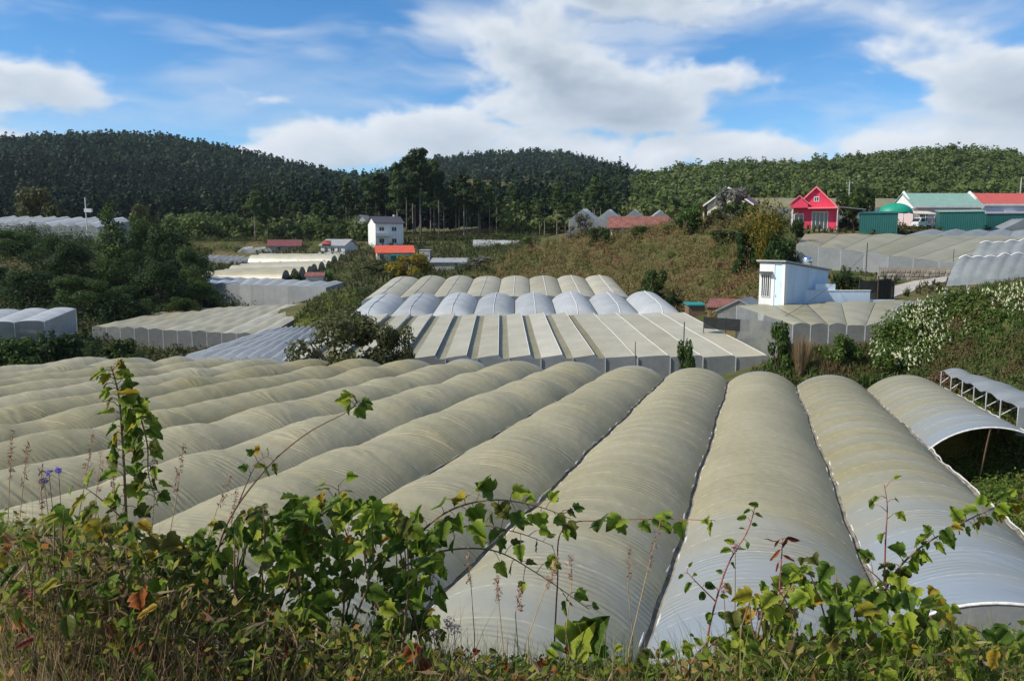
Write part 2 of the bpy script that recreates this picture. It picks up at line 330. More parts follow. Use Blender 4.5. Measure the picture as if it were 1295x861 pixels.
# ------------------------------------------------------------------ ground
CP = [ # (photo column u, distance, height relative to the camera)
 (300,14,-9.3),(647,14,-9.2),(1000,14,-9.1),(1295,13,-9),(1700,12,-8),(-300,14,-9.4),(-1500,16,-9.6),(-1200,30,-10.6),
 (1000,30,-9.9),(640,30,-10),(0,30,-10.2),(1150,26,-9.6),
 (1000,48,-10.8),(640,50,-11.2),(380,57,-12.1),(150,62,-12.8),(0,60,-12.8),(-200,50,-12.4),(-500,35,-11.6),
 (700,56,-12.2),(900,53,-11.8),(450,62,-12.8),(600,63,-12.2),(900,62,-10.9),(900,59.5,-10.3),(850,60,-10.7),(955,62,-9.8),(955,59,-9.5),(935,69,-9.9),(990,58,-9.0),(600,83,-10.9),(850,80,-10.6),(600,112,-9.2),(780,108,-9.4),(480,112,-9.4),
 (380,84,-12),(400,112,-10),(430,128,-8.2),
 (200,88,-13.4),(330,82,-13.2),(200,100,-13.2),(350,100,-13.2),(150,140,-13.5),(350,140,-13.2),(300,180,-11.5),(420,170,-10.5),(350,215,-7.5),(250,225,-7),(430,205,-6.4),
 (30,82,-13.6),(60,96,-13),(60,120,-9),(60,150,-3),(0,200,2),(130,200,0),(220,190,-7),(180,140,-9),(250,128,-12.4),(-150,150,0),(-150,100,-9),(-300,220,5),(-500,120,-3),
 (60,222,2.5),(-50,222,3),
 (490,236,-1.6),(420,232,-3.6),(355,240,-3),(495,214,-5.4),(560,245,-1),(400,272,1),(550,272,1.5),(700,262,1.5),(300,285,.5),(630,235,-1.2),(580,180,-7),(523,178,-8.6),(600,150,-7.8),(480,175,-8.4),(540,150,-9),(480,140,-9),
 (700,120,-9),(900,98,-8.4),(700,150,.2),(800,140,1.3),(650,152,-3),(620,135,-7.5),(900,130,2.4),(800,127,-4.2),(900,113,-3.4),(780,170,2.5),(900,160,3),(700,180,1.5),(960,94,-5.4),(960,112,-1),
 (1030,122,1.9),(1150,125,1.9),(1290,128,2),(1000,150,3),(1250,150,3),(1150,180,5),(1450,130,2),
 (1020,98,-3.1),(1100,92,-3.6),(1200,88,-3.4),(1300,92,-2.6),(1250,112,-.6),(1050,112,-1),(1100,118,.9),
 (1150,80,-5.2),(1120,86,-4.7),(1190,84,-4.4),(1080,80,-5.3),(1240,80,-3.6),
 (970,72,-6.4),(1000,76,-6.2),(1080,74,-5.9),(1010,56,-7.7),(1120,56,-7.4),(1000,67,-7.5),(880,76,-10),(1050,50.5,-8.4),(970,51,-9.8),
 (1120,50.5,-8.6),(1160,50.5,-8),(1200,51,-6.2),(1200,53.5,-4),(1250,44,-7.6),(1290,46,-6.2),(1290,52,-3.6),(1180,44,-10.2),(1220,38,-10),(1290,36,-8.2),(1330,40,-6.5),(1250,31,-9.6),(1330,30,-9.0),(1400,36,-6.2),(1500,32,-5),(1290,25,-9.8),(1400,24,-9),(1600,22,-6),(1700,20,-5),(1160,30,-9.9),
 (1250,57,-3.2),(1320,62,-3.2),(1200,70,-4.8),(1150,60,-6.6),(1400,56,-3),
 (-1500,200,6),(-900,90,-6),(2200,100,4),(2000,40,2),(600,320,4),(200,330,5),(1000,260,10),(1300,260,11),(-300,330,8),(800,330,7),(1800,250,12)]
_cx = np.array([[XU(u, D), D] for u, D, z in CP]); _cz = np.array([z for _, _, z in CP])
_K = np.linalg.norm(_cx[:, None]-_cx[None], axis=2); _n = len(CP)
_A = np.zeros((_n+1, _n+1)); _A[:_n, :_n] = _K; _A[:_n, _n] = 1; _A[_n, :_n] = 1
_W = np.linalg.solve(_A, np.r_[_cz, 0])
HILLS = [ # (ridge distance, near foot, far foot, ridge line as (u, v) of the bare ground)
 (930, 330, 1700, [(-400,210),(-100,214),(0,209),(20,197),(100,191),(200,188),(280,202),(340,217),(390,228),(430,238),(480,243),(600,270),(750,300)]),
 (620, 300, 1100, [(-400,225),(-60,221),(20,223),(90,230),(150,244),(250,268),(330,288),(450,300)]),
 (1250, 500, 2000, [(300,290),(480,236),(520,224),(560,215),(620,207),(680,205),(720,210),(770,225),(850,240),(1000,262),(1200,300)]),
 (540, 250, 1000, [(500,300),(640,275),(700,256),(760,242),(800,239),(860,227),(900,223),(960,226),(1000,224),(1050,221),(1100,216),(1150,211),(1200,207),(1250,212),(1300,219),(1450,222),(1800,214),(2200,225)])]
_H = []
for (D, a, b, pr) in HILLS:
    pts = [P(u, v, D) for u, v in pr]; _H.append((D, a, b, [p[0] for p in pts], [p[2]-CAMZ for p in pts]))
def hill_z(k, x, y):
    D, a, b, xs, zs = _H[k]
    f = np.where(y < D, sm(a, D, y), 1-sm(D, b, y)); f = np.where(y < D, .35*np.clip((y-a)/(D-a), 0, 1)+.65*f, f)
    sc = np.interp(x*D/np.maximum(y, 120)*.5+x*.5, xs, zs, left=zs[0]*.6, right=zs[-1]*.6)
    return sc*f + 1.6*np.sin(x*.021+k)*np.sin(y*.017+2*k)*f
def gz(x, y):
    x = np.asarray(x, float); y = np.asarray(y, float); sh = x.shape; xf = x.ravel(); yf = y.ravel(); out = np.empty(len(xf))
    for i in range(0, len(xf), 20000):
        q = np.stack([xf[i:i+20000], np.minimum(yf[i:i+20000], 330)], -1)
        out[i:i+20000] = np.linalg.norm(q[:, None]-_cx[None], axis=2)@_W[:_n]+_W[_n]
    far = sm(300, 420, yf); out = out*(1-far)+4*far
    for k in range(4): out = np.maximum(out, np.where(yf > _H[k][1], hill_z(k, xf, yf), -99))
    edge = 3.1+np.clip(-xf*.25, -.3, 1.2)                      # the photographer's bank
    w = sm(edge, edge+6.2, yf); bank = -1.75-.1*np.clip(yf, 0, 6)+.05*np.sin(xf*2.1)+.04*np.sin(yf*3+xf)
    bank = bank-.12*np.clip(np.abs(xf)-3, 0, 12)
    out = bank*(1-w)+out*w
    return out.reshape(sh)+CAMZ
def gz1(x, y): return float(gz(np.array([x]), np.array([y]))[0])

def build_ground():
    ny, nx = 300, 230
    t = np.linspace(0, 1, ny); ys = -25+10*t+ (4200)*(t**4.2) + 110*t**1.5*1.2
    ss = np.linspace(-1, 1, nx); ss = .55*ss+.45*ss**3
    Y = np.repeat(ys[:, None], nx, 1); X = ss[None]*(40+np.maximum(Y, 0)*1.35)
    Z = gz(X, Y)
    V = np.stack([X, Y, Z], -1).reshape(-1, 3); Fq = grid_faces(ny, nx)[:, ::-1]
    m, ntr, b, o = mat_base('ground')
    f = nz(ntr, .09, 7, .65); f2 = nz(ntr, 1.3, 6, .7)
    a = ntr.nodes.new('ShaderNodeMath'); a.operation = 'MULTIPLY_ADD'; ntr.links.new(f2, a.inputs[0]); a.inputs[1].default_value = .55; ntr.links.new(f, a.inputs[2])
    ntr.links.new(ramp(ntr, a.outputs[0], [(.55, (.045, .06, .018)), (.72, (.075, .085, .028)), (.85, (.12, .10, .045)), (1.0, (.17, .115, .06))]), b.inputs['Base Color'])
    b.inputs['Roughness'].default_value = .95; b.inputs['Specular IOR Level'].default_value = .1; bump(ntr, f2, .8, .2, b)
    tag(ob('ground', np_mesh('ground', V, Fq, m, True)), 'uneven grassy and earthy ground of valley, banks and hills', 'ground', kind='structure')
build_ground()

FOOT = []                                 # footprints that undergrowth keeps clear of
def footprint(*pts): FOOT.append(np.array([[p[0], p[1]] for p in pts]))
def clear_mask(x, y, grow=0.0):
    ok = np.ones(len(x), bool)
    for q in FOOT:
        c = q.mean(0); qq = c+(q-c)*(1+grow); ins = np.zeros(len(x), bool); n = len(qq)
        for i in range(n):
            a, b = qq[i], qq[(i+1) % n]
            cond = ((a[1] > y) != (b[1] > y)) & (x < (b[0]-a[0])*(y-a[1])/(b[1]-a[1]+1e-12)+a[0]); ins ^= cond
        ok &= ~ins
    return ok

# ------------------------------------------------------------------ the near greenhouse: side-by-side film tunnels
YAW = .3017; TV = np.array([math.sin(YAW), math.cos(YAW), -.0546]); LV = np.array([math.cos(YAW), -math.sin(YAW), -.0065])
O0 = np.array([3.045, 15, CAMZ-6.892]); BW = 4.0; RISE = .84
def gut(k, t):
    t = np.asarray(t, float)
    p = O0+BW*k*LV+t[..., None]*TV
    dz = -.17*max(0, -3-k) + (.42 if k == 3 else 0)
    wob = .04*np.sin(t*.5+k*1.7)+.015*np.sin(t*2.3+k*3.1)
    p = p+np.stack([wob*LV[0], wob*LV[1], 0*t+dz+.03*np.sin(t*1.3+2*k)], -1)
    return p
def arc(s, h=RISE, w=BW):
    R = (w*w/4+h*h)/(2*h); return np.sqrt(np.maximum(R*R-(w*(s-.5))**2, 0))-(R-h)
T_NEAR, T_FAR = -.6, 36.2
def build_near():
    base = O0+np.array([0, 0, -2.3]); base[2] = gz1(base[0], base[1])
    root = empty('tunnel_greenhouse', base, 0, 'large near greenhouse of dusty beige film tunnels joined side by side', 'greenhouse')
    r = np.random.default_rng(3)
    def surface(i, tt, ss, ph):
        loose = [0, .15, .45, .8][min(3, max(0, -i))] if i <= 0 else 0.0
        a = gut(i, tt)[:, None]; b = gut(i+1, tt)[:, None]; s = ss[None, :, None]
        Pt = a*(1-s)+b*s; A = arc(ss)[None]; tn = tt[:, None]; sn = ss[None]
        Lh = 5.8; tau = (tn+.6*np.sin(tn*.5+ph[2])+ph[0])/Lh; tau = tau-np.floor(tau)-.5
        crown = np.sin(np.pi*sn)
        z = A-loose*(.19+.08*np.sin(tn*.37+ph[1]))*(np.cos(np.pi*tau)**2)*crown**.8
        z = z+loose*.06*np.sin(tn*.8+ph[2]+sn*3)*crown
        pn = np.sin(1.3*tn+4.1*sn+ph[0])*np.sin(.71*tn-3.3*sn+ph[1])+.7*np.sin(2.3*tn+2.2*sn+ph[2]*2)*np.sin(1.9*sn-1.1*tn+ph[3]); wn = .16*np.sin(.9*tn+5*sn+ph[3])+.09*np.sin(2.7*tn-7*sn+ph[1])+.05*np.sin(5.3*tn+11*sn)
        amp = np.clip(.015+.020*pn, .004, .042)*(.24+loose)
        if i in (-1, 0): amp = amp*1.3
        fan = .7*sn*np.sin(2*np.pi*tau)+.5*(sn-.35)**2+wn
        mod = .5+.5*np.sin(tn*1.7+ph[0]*3+sn*2.2); skew = np.clip(.25+1.1*sn, 0, 1.2)
        z = z+amp*np.sin(2*np.pi*(tn+fan)/(.29+.03*math.sin(i*2.1)))*crown**.5*(.35+.65*mod)*skew
        z = z+.012*np.sin(tn*5.1+sn*11+ph[2])*crown*(.2+loose)
        # taut film dips a little between closely set hoops
        z = z-(1-loose)*.03*(np.sin(np.pi*(tn+ph[0])/1.45)**2)*crown
        Pt = Pt+np.stack([0*z, 0*z, z], -1); return Pt, loose
    for i in range(-13, 3):
        t0 = 17.6 if i == 2 else (T_NEAR if i == 1 else (-5.2 if i == 0 else -7.0)); tw = T_FAR
        if i < -4: t0 = -7+max(0, (-4-i))*1.2
        ph = r.uniform(0, 6, 4); step = .062 if i > -7 else .075
        tt = np.arange(t0, tw, step); ss = np.linspace(0.015, .985, 34)
        Pt, loose = surface(i, tt, ss, ph)
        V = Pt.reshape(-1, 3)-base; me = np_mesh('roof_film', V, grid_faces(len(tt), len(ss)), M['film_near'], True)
        at = me.attributes.new('clean', 'FLOAT', 'POINT')  # share of cleaner film with the sky's blue painted in
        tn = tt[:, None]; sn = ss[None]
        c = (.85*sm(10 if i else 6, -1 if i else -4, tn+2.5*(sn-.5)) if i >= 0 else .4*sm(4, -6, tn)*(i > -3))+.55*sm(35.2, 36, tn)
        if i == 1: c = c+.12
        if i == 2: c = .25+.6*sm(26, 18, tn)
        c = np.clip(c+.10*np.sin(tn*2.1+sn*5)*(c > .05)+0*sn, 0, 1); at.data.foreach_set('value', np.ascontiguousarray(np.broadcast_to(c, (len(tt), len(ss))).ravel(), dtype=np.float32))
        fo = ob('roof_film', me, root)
        if i >= 0: fo['label'] = ['taut film tunnel with bluish near end', 'taut film tunnel with clean blue-grey near end', 'short film tunnel ending in an open arch'][i]
        hs = np.arange(math.ceil((t0+ph[0])/2.9)*2.9-ph[0], tw, 2.9) if loose > .3 else np.arange(t0+.05, tw, 1.45)
        for th in hs:                                    # hoops show as pale arcs through the film
            p, _ = surface(i, np.array([th, th+.01]), np.linspace(.02, .98, 15), ph); p = p[0]+np.array([0, 0, -.004])
            mk('hoop', G().tube(p-base, .010 if loose > .3 else .009, 4), M['hoop'], fo, True)
        for te in ((tw,) if i != 2 else (tw,)):
            p, _ = surface(i, np.array([te-.02, te]), np.linspace(.015, .985, 15), ph); p = p[1]
            g = G(); n = len(p); low = p.copy(); low[:, 2] = gz(low[:, 0], low[:, 1])
            g.add(list(p-base)+list(low-base), [(j, j+1, n+j+1, n+j) for j in range(n-1)]); mk('end_wall', g, M['film_wall'], root, True)
        if i in (0, 1):                              # near end: hanging film and a bright end hoop
            p, _ = surface(i, np.array([t0, t0+.02]), np.linspace(.015, .985, 19), ph); p = p[0]-.02*TV
            low = p.copy(); low[:, 2] -= .9; low[:, :2] -= .10*TV[:2]
            g = G(); n = len(p); g.add(list(p-base)+list(low-base), [(j, j+1, n+j+1, n+j) for j in range(n-1)]); mk('end_curtain', g, M['film_wall'], root, True)
            mk('end_hoop', G().tube(p-base, .03, 6), M['white_pipe'], root, True)
        if i == 2:
            p, _ = surface(i, np.array([t0, t0+.02]), np.linspace(.0, 1, 19), ph); mk('end_hoop', G().tube(p[0]-base, .036, 6), M['white_pipe'], root, True)
            q = p[0][-2]; mk('post', G().tube([q-base, np.array([q[0], q[1], gz1(q[0], q[1])-.05])-base], .05, 6), M['wood'], root)
            q = p[0][9]; mk('post', G().tube([q-base, np.array([q[0]+.4, q[1]+1.2, gz1(q[0], q[1])-.05])-base], .04, 6), M['wood'], root)
    for k in range(-13, 4):
        t0 = 17.5 if k == 3 else (T_NEAR if k > 1 else (-5.0 if k == 1 else -6.8+(max(0, -4-k))*1.2))
        tt = np.arange(t0, T_FAR, .35); c = gut(k, tt)
        g = G(); wv = .075*(1+.35*np.sin(tt*3.3+k)); l = LV*1.0
        a = c-l*wv[:, None]*1.1+[0, 0, .03]; m_ = c+[0, 0, -.02]; b = c+l*wv[:, None]*1.1+[0, 0, .03]
        n = len(tt); g.add(list(a-base)+list(m_-base)+list(b-base), [(j, j+1, n+j+1, n+j) for j in range(n-1)]+[(n+j, n+j+1, 2*n+j+1, 2*n+j) for j in range(n-1)])
        mk('gutter', g, M['gutter'], root, True)
        for sgn in (-1, 1):
            e = c+sgn*l*(.10+.02*np.sin(tt*5+k+sgn))[:, None]+np.stack([0*tt, 0*tt, .05+.02*np.sin(tt*4.1+k*2+sgn)], -1)
            rr = .021*(1+.5*np.sin(tt*2.7+k+sgn*2)*np.sin(tt*1.1))+.006
            mk('film_roll', G().tube(e-base, rr, 5), M['white_pipe'] if k > -2 else M['steel'], root, True)
        for tq in ((T_FAR-.2,) if k < 2 else (18, 24, 30, 36)):
            q = gut(k, np.array([tq]))[0]; mk('post', G().tube([q-base+[0, 0, -.05], np.array([q[0], q[1], gz1(q[0], q[1])-.1])-base], .045, 6), M['steel'], root)
    a, b, c, d = gut(-13, np.array([8.]))[0], gut(2, np.array([-1.]))[0], gut(2, np.array([37.]))[0], gut(-13, np.array([37.]))[0]; footprint(a, b, c, d)
    # lean-to strip raised beside the short tunnel
    q0 = gut(3, np.array([22.]))[0]; bs = q0.copy(); bs[2] = gz1(q0[0], q0[1])
    lt = empty('lean_to_roof', bs, 0, 'narrow raised film roof on white struts right of the short tunnel', 'lean-to')
    tt = np.linspace(21.5, 36, 60); e = gut(3, tt); ss = np.linspace(0, 1, 8)
    wid = (2.1-.6*sm(30, 36, tt))[:, None, None]; up = (.95+.05*np.sin(tt*2))[:, None]
    Pt = e[:, None]+LV*wid*ss[None, :, None]; Pt[..., 2] += up+.28*np.sin(np.pi*ss)[None]-.15*ss[None]+.02*np.sin(tt*4.3)[:, None]
    ob('roof_film', np_mesh('roof_film', (Pt.reshape(-1, 3)-bs), grid_faces(60, 8), M['net_grey'], True), lt)
    g = G(); A = Pt[0]; low = A.copy(); low[:, 2] -= 1.15+.1*np.sin(np.arange(8)); low[:, 0] -= .1; g.add(list(A-bs)+list(low-bs), [(j, j+1, 9+j-0, 8+j) for j in range(7)]); mk('end_curtain', g, M['net_grey'], lt, True)
    for tq in np.linspace(21.6, 35.8, 7):
        p = gut(3, np.array([tq]))[0]; g = G(); w = 2.1-.6*float(sm(30, 36, tq))
        g.tube([p-bs+[0, 0, .05], p-bs+[0, 0, .97]], .035, 6); mk('strut', g, M['steel'], lt)
        g = G().tube([p-bs+[0, 0, .25], p+LV*w*.55+[0, 0, 1.05]-bs], .025, 6); mk('brace', g, M['steel'], lt)
        q = p+LV*w; g = G().tube([q+[0, 0, .8]-bs, np.array([q[0], q[1], gz1(q[0], q[1])-.1])-bs], .03, 6); mk('post', g, M['white_pipe'], lt)
build_near()

# ------------------------------------------------------------------ other greenhouses, each spanned between four eave corners
def prof(kind, f):
    f = np.asarray(f)
    if kind == 'arch': return arc(f, 1.0, 3.2)/arc(np.array(.5), 1.0, 3.2)
    if kind == 'gable': return 1-np.abs(2*f-1)
    if kind == 'flat': return .15*np.sin(np.pi*f)
def span(name, label, A, B, C, D, nb, rise, kind='arch', roof='film_beige', end='film_wall', side='film_wall', cat='greenhouse', hip=0.0, nt_=24, nu=11, wav=.04,
         ends=(True, True), posts=True, group=None, sag=0.0, walls=(True, True), ridge=False, ribs=0):
    A, B, C, D = [np.array(p, float) for p in (A, B, C, D)]
    c = (A+B+C+D)/4; base = np.array([c[0], c[1], gz1(c[0], c[1])]); footprint(A, B, D, C)
    root = empty(name, base, 0, label, cat, group); r = np.random.default_rng(int(abs(A[0]*31+A[1]*7)) % 9999)
    tt = np.linspace(0, 1, nt_)
    def pt(s, t):
        s = np.asarray(s)[..., None]; t = np.asarray(t)[..., None]; return (A*(1-s)+B*s)*(1-t)+(C*(1-s)+D*s)*t
    for i in range(nb):
        f = np.linspace(.01, .99, nu); s = (i+f)/nb; ph = r.uniform(0, 6, 3)
        S_, T_ = np.meshgrid(s, tt, indexing='ij'); Q = pt(S_, T_)
        ht = np.broadcast_to(prof(kind, f)[:, None]*rise*(1+.05*math.sin(ph[0])), S_.shape).copy()
        if hip: ht = ht*np.sqrt(np.clip(1-(1-np.clip(T_/hip, 0, 1))**2, 0, 1))
        Q[..., 2] += ht*(1-sag*np.sin(np.pi*T_)**2)+wav*np.sin(T_*23+ph[1]+3*f[:, None])*np.sin(np.pi*f)[:, None]+wav*.6*np.sin(T_*57+ph[2])*np.sin(np.pi*f)[:, None]
        if ribs: Q[..., 2] += .16*np.abs(np.sin(np.pi*ribs*T_+.3*f[:, None]))*np.sin(np.pi*f)[:, None]**.7
        mk_ = np_mesh('roof_film', Q.reshape(-1, 3)-base, grid_faces(nu, nt_)[:, ::-1], M[roof] if isinstance(roof, str) else M[roof[i % len(roof)]], True)
        fo = ob('roof_film', mk_, root)
        if ridge: mk('ridge_pipe', G().tube(Q[nu//2]+[0, 0, .03]-base, .045, 4), M['white_pipe'], fo)
        for e, te in ((0, 0.0), (1, 1.0)):
            if not ends[e]: continue
            p = Q[:, 0 if e == 0 else -1].copy(); low = p.copy(); low[:, 2] = gz(low[:, 0], low[:, 1])-.1
            n = nu; g = G(); off = (A-C)/np.linalg.norm(A-C)*(.03 if e == 0 else -.03); g.add(list(p+off-base)+list(low+off-base), [(j, j+1, n+j+1, n+j) for j in range(n-1)])
            mk('end_wall', g, M[end], root, True)
    for w, (a, b) in enumerate(((A, C), (B, D))):
        if not walls[w]: continue
        n = 14; L_ = np.array([a*(1-q)+b*q for q in np.linspace(0, 1, n)]); low = L_.copy(); low[:, 2] = np.minimum(gz(low[:, 0], low[:, 1])-.1, low[:, 2]-.2)
        g = G(); g.add(list(L_-base)+list(low-base), [(j, j+1, n+j+1, n+j) for j in range(n-1)]); mk('side_wall', g, M[side], root, True)
    if posts:
        for i in range(nb+1):
            for te in (0.0, 1.0) if ends[0] else (0.0,):
                p = pt(i/nb, te); g = G().tube([p-base+[0, 0, .02], np.array([p[0], p[1], gz1(p[0], p[1])-.1])-base], .05, 5); mk('post', g, M['steel'], root)
    return root, pt, base

def saw_block():
    """mid greenhouse: raised light panels with a vent step between, olive sheet in the low gap"""
    A, B, C, D = P(366, 456, 63.5), P(972, 453, 61.5), P(446, 401, 83), P(866, 398.5, 82)
    nb = 15; c = (A+B+C+D)/4; base = np.array([c[0], c[1], gz1(c[0], c[1])]); footprint(A, B, D, C)
    root = empty('vented_greenhouse', base, 0, 'greenhouse of light stepped roof strips with olive gaps between them', 'greenhouse'); r = np.random.default_rng(5)
    def pt(s, t):
        s = np.asarray(s)[..., None]; t = np.asarray(t)[..., None]; return (A*(1-s)+B*s)*(1-t)+(C*(1-s)+D*s)*t
    tt = np.linspace(0, 1, 40)
    for i in range(nb):
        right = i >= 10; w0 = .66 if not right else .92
        f = np.linspace(.0, w0, 8); s = (i+f)/nb; S_, T_ = np.meshgrid(s, tt, indexing='ij'); Q = pt(S_, T_); ph = r.uniform(0, 6)
        hi = .36 if not right else .26
        Q[..., 2] += (.12+(hi-.12)*(f/w0))[:, None]+.025*np.sin(T_*40+ph)*np.sin(np.pi*f/w0)[:, None]+.02*np.sin(T_*9+ph)
        po = ob('roof_panel', np_mesh('roof_panel', Q.reshape(-1, 3)-base, grid_faces(8, 40)[:, ::-1], M['film_panel'], True), root)
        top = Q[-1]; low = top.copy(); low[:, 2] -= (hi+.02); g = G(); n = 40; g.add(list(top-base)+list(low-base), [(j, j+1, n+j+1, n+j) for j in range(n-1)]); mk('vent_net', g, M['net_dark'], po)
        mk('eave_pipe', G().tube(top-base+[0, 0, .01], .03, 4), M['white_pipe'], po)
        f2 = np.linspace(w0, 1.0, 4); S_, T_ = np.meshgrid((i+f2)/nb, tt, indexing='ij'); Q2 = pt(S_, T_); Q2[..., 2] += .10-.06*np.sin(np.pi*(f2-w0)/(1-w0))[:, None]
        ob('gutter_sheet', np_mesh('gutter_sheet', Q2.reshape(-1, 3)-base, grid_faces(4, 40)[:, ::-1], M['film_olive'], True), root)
        p = np.r_[Q[:, 0], Q2[1:, 0]]; low = p.copy(); low[:, 2] = gz(low[:, 0], low[:, 1])-.1; n = len(p); off = np.array([0, -.04, 0])
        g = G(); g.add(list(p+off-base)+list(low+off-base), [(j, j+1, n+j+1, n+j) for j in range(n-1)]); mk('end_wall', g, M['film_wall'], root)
        q = pt(i/nb, 0.0); mk('post', G().tube([q-base+[0, -.1, .1], np.array([q[0], q[1]-.1, gz1(q[0], q[1])-.1])-base], .05, 5), M['steel'], root)
    for a, b in ((A, C), (B, D)):
        L_ = np.array([a*(1-q)+b*q for q in np.linspace(0, 1, 14)]); low = L_.copy(); low[:, 2] = gz(low[:, 0], low[:, 1])-.1; L_ = L_+[0, 0, .12]; n = 14
        g = G(); g.add(list(L_-base)+list(low-base), [(j, j+1, n+j+1, n+j) for j in range(n-1)]); mk('side_wall', g, M['film_wall'], root)
saw_block()
def lift(p, dx=0, dy=0, dz=0): return p+np.array([dx, dy, dz])
a, b = P(438, 403, 84.3), P(866, 401, 83.2)
span('tunnel_greenhouse', 'row of white rounded tunnel ends behind the stepped strip roof', a, b, lift(a, .1, 13, .85), lift(b, .1, 13, .85), 8, 1.05, 'arch', 'film_white', hip=.28, nt_=30, posts=True, ridge=True)
a, b = P(458, 381, 98.2), P(800, 380, 97)
span('tunnel_greenhouse', 'beige tunnel greenhouse at the back of the middle block, below brown bank', a, b, lift(a, .3, 22, 1.6), lift(b, .3, 22, 1.6), 8, .6, 'arch', 'film_beige', end='net_grey', nt_=26, ridge=True)
# left of the strips
span('strip_greenhouse', 'low grey greenhouse of narrow ridged strips left of the stepped roof', P(232, 452, 78), P(372, 458, 67), P(345, 417, 98), P(410, 415, 93), 9, .35, 'gable', 'film_grey', nu=7)
# valley on the left
a, b, c, d = P(117, 413, 100), P(338, 424, 94), P(218, 392, 128), P(408, 383, 132)
span('flat_greenhouse', 'wide beige flat-roofed greenhouse beside the dark trees', a, b, c, d, 12, .16, 'gable', 'film_beige', end='film_clear', side='net_dark', nu=7, wav=.08)
a, b, c, d = P(258, 359, 150), P(412, 364, 140), P(264, 350, 172), P(434, 357, 160)
span('flat_greenhouse', 'grey film greenhouse with tall front wall behind the wide beige roof', a, b, c, d, 10, .25, 'gable', 'film_grey', end='film_grey', nu=7)
a, b = P(254, 355, 178), P(356, 353, 172)
span('tunnel_greenhouse', 'beige three-span greenhouse with dark rounded gables beyond the grey one', b, lift(b, 2, 20, .6), a, lift(a, 2, 20, .6), 4, 1.8, 'arch', 'film_beige', end='net_dark', side='film_white')
a, b = P(288, 346, 203), P(392, 344, 196)
span('tunnel_greenhouse', 'beige greenhouse with dark round gables below the small white house', b, lift(b, 2, 16, .8), a, lift(a, 2, 16, .8), 3, 1.9, 'arch', 'film_panel', end='net_dark', side='film_white')
a, b = P(313, 333, 222), P(418, 334, 214)
span('tunnel_greenhouse', 'pale long greenhouse just in front of the small white house', b, lift(b, 2, 9, .8), a, lift(a, 2, 9, .8), 2, 2.0, 'arch', 'film_panel', end='net_grey', side='film_white')
a, b = P(250, 328, 230), P(308, 333, 222)
span('strip_greenhouse', 'small ribbed greenhouse beside the dark tree edge in the far valley', a, b, lift(a, 0, 16, 1.0), lift(b, 0, 16, 1.0), 8, .7, 'gable', 'film_grey', nu=5)
a, b = P(300, 318, 243), P(345, 321, 238)
span('film_shelter', 'small crumpled pale film shelter left of the far red-roofed house', a, b, lift(a, 1, 7, .4), lift(b, 1, 7, .4), 3, 1.3, 'gable', 'film_white', nu=5)
# bottom left and hilltop left
a, b = P(-60, 411, 92), P(56, 407, 95)
span('side_shelter', 'open-fronted white film shelter at the left edge below the dark trees', a, b, lift(a, -.5, 8, .9), lift(b, -.5, 8, .9), 3, .25, 'arch', 'film_white', end='film_clear', nu=7)
a, b = P(-40, 285, 214), P(122, 288, 206)
span('hilltop_greenhouse', 'pale greenhouse on the left hilltop above the dark trees', a, b, lift(a, 2, 14, 2.0), lift(b, 2, 14, 2.0), 9, 1.1, 'gable', 'film_white', end='film_clear', nu=7)
# right-hand side
a, b, c, d = P(1003, 411, 57), P(1118, 413, 55.5), P(932, 387, 70), P(1150, 381, 71)
span('net_greenhouse', 'olive flat-roofed net greenhouse in front of the blue-white house', a, b, c, d, 5, .14, 'arch', 'film_dull', end='film_clear', side='film_clear', nu=9, wav=.05)
a = P(1124, 414, 55.5); b = P(1150, 392, 62); 
span('net_tunnel', 'pair of grey rounded net tunnels at the right end of the olive greenhouse', a+[.1, .1, -.25], b+[.3, 0, -.55], a+[3.2, .5, -.4], b+[3.4, .6, -.6], 2, 1.5, 'arch', 'net_grey', end='net_grey', nu=9)
a, b, c, d = P(1008, 309, 98), P(1222, 336, 86), P(1018, 296, 113), P(1330, 300, 108)
span('terrace_greenhouse', 'long grey-beige film roof on the terrace below the pink house', a, b, c, d, 7, .16, 'gable', 'film_dull', end='film_wall', side='film_clear', nu=7, wav=.06)
a, b, c, d = P(1140, 299, 110.5), P(1340, 303, 110.5), P(1165, 292.5, 118), P(1340, 292.5, 118)
span('terrace_greenhouse', 'dark grey film roof in front of the dark green sheds', a, b, c, d, 6, .3, 'gable', 'net_grey', end='film_wall', nu=7)
a, c, b, d = P(1196, 364, 57), P(1420, 350, 54), P(1250, 318, 66), P(1470, 310, 63)
span('net_canopy', 'shiny grey net canopy with curved spans above the flowering bush', a, b, c, d, 2, 1.3, 'arch', 'net_grey', end='film_clear', nu=15, nt_=90, wav=.05, ribs=13, ends=(False, False), walls=(False, False), ridge=True)
a, b = P(1262, 293, 121), P(1330, 295, 121)
span('net_tunnel', 'small grey net tunnel at the right edge beside the dark green shed', a, b, lift(a, 0, 3.5, 0), lift(b, 0, 3.5, 0), 1, 2.2, 'gable', 'net_grey', end='net_grey', nu=9)
a, b = P(955, 262, 168), P(1152, 263, 166)
span('long_greenhouse', 'long dull beige greenhouse roof behind the pink house', b, b+[0, 9, 2.4], a, a+[0, 9, 2.4], 1, .8, 'gable', 'film_olive', end='film_wall', nu=7)
a, b = P(720, 278, 151), P(852, 279, 149)
span('gabled_greenhouse', 'pale grey three-gabled greenhouse on top of the brown bank', a, b, lift(a, 2, 12, .6), lift(b, 2, 12, .6), 4, 1.9, 'gable', 'film_grey', end='net_grey', nu=7)
a, b = P(598, 312, 226), P(657, 313, 224)
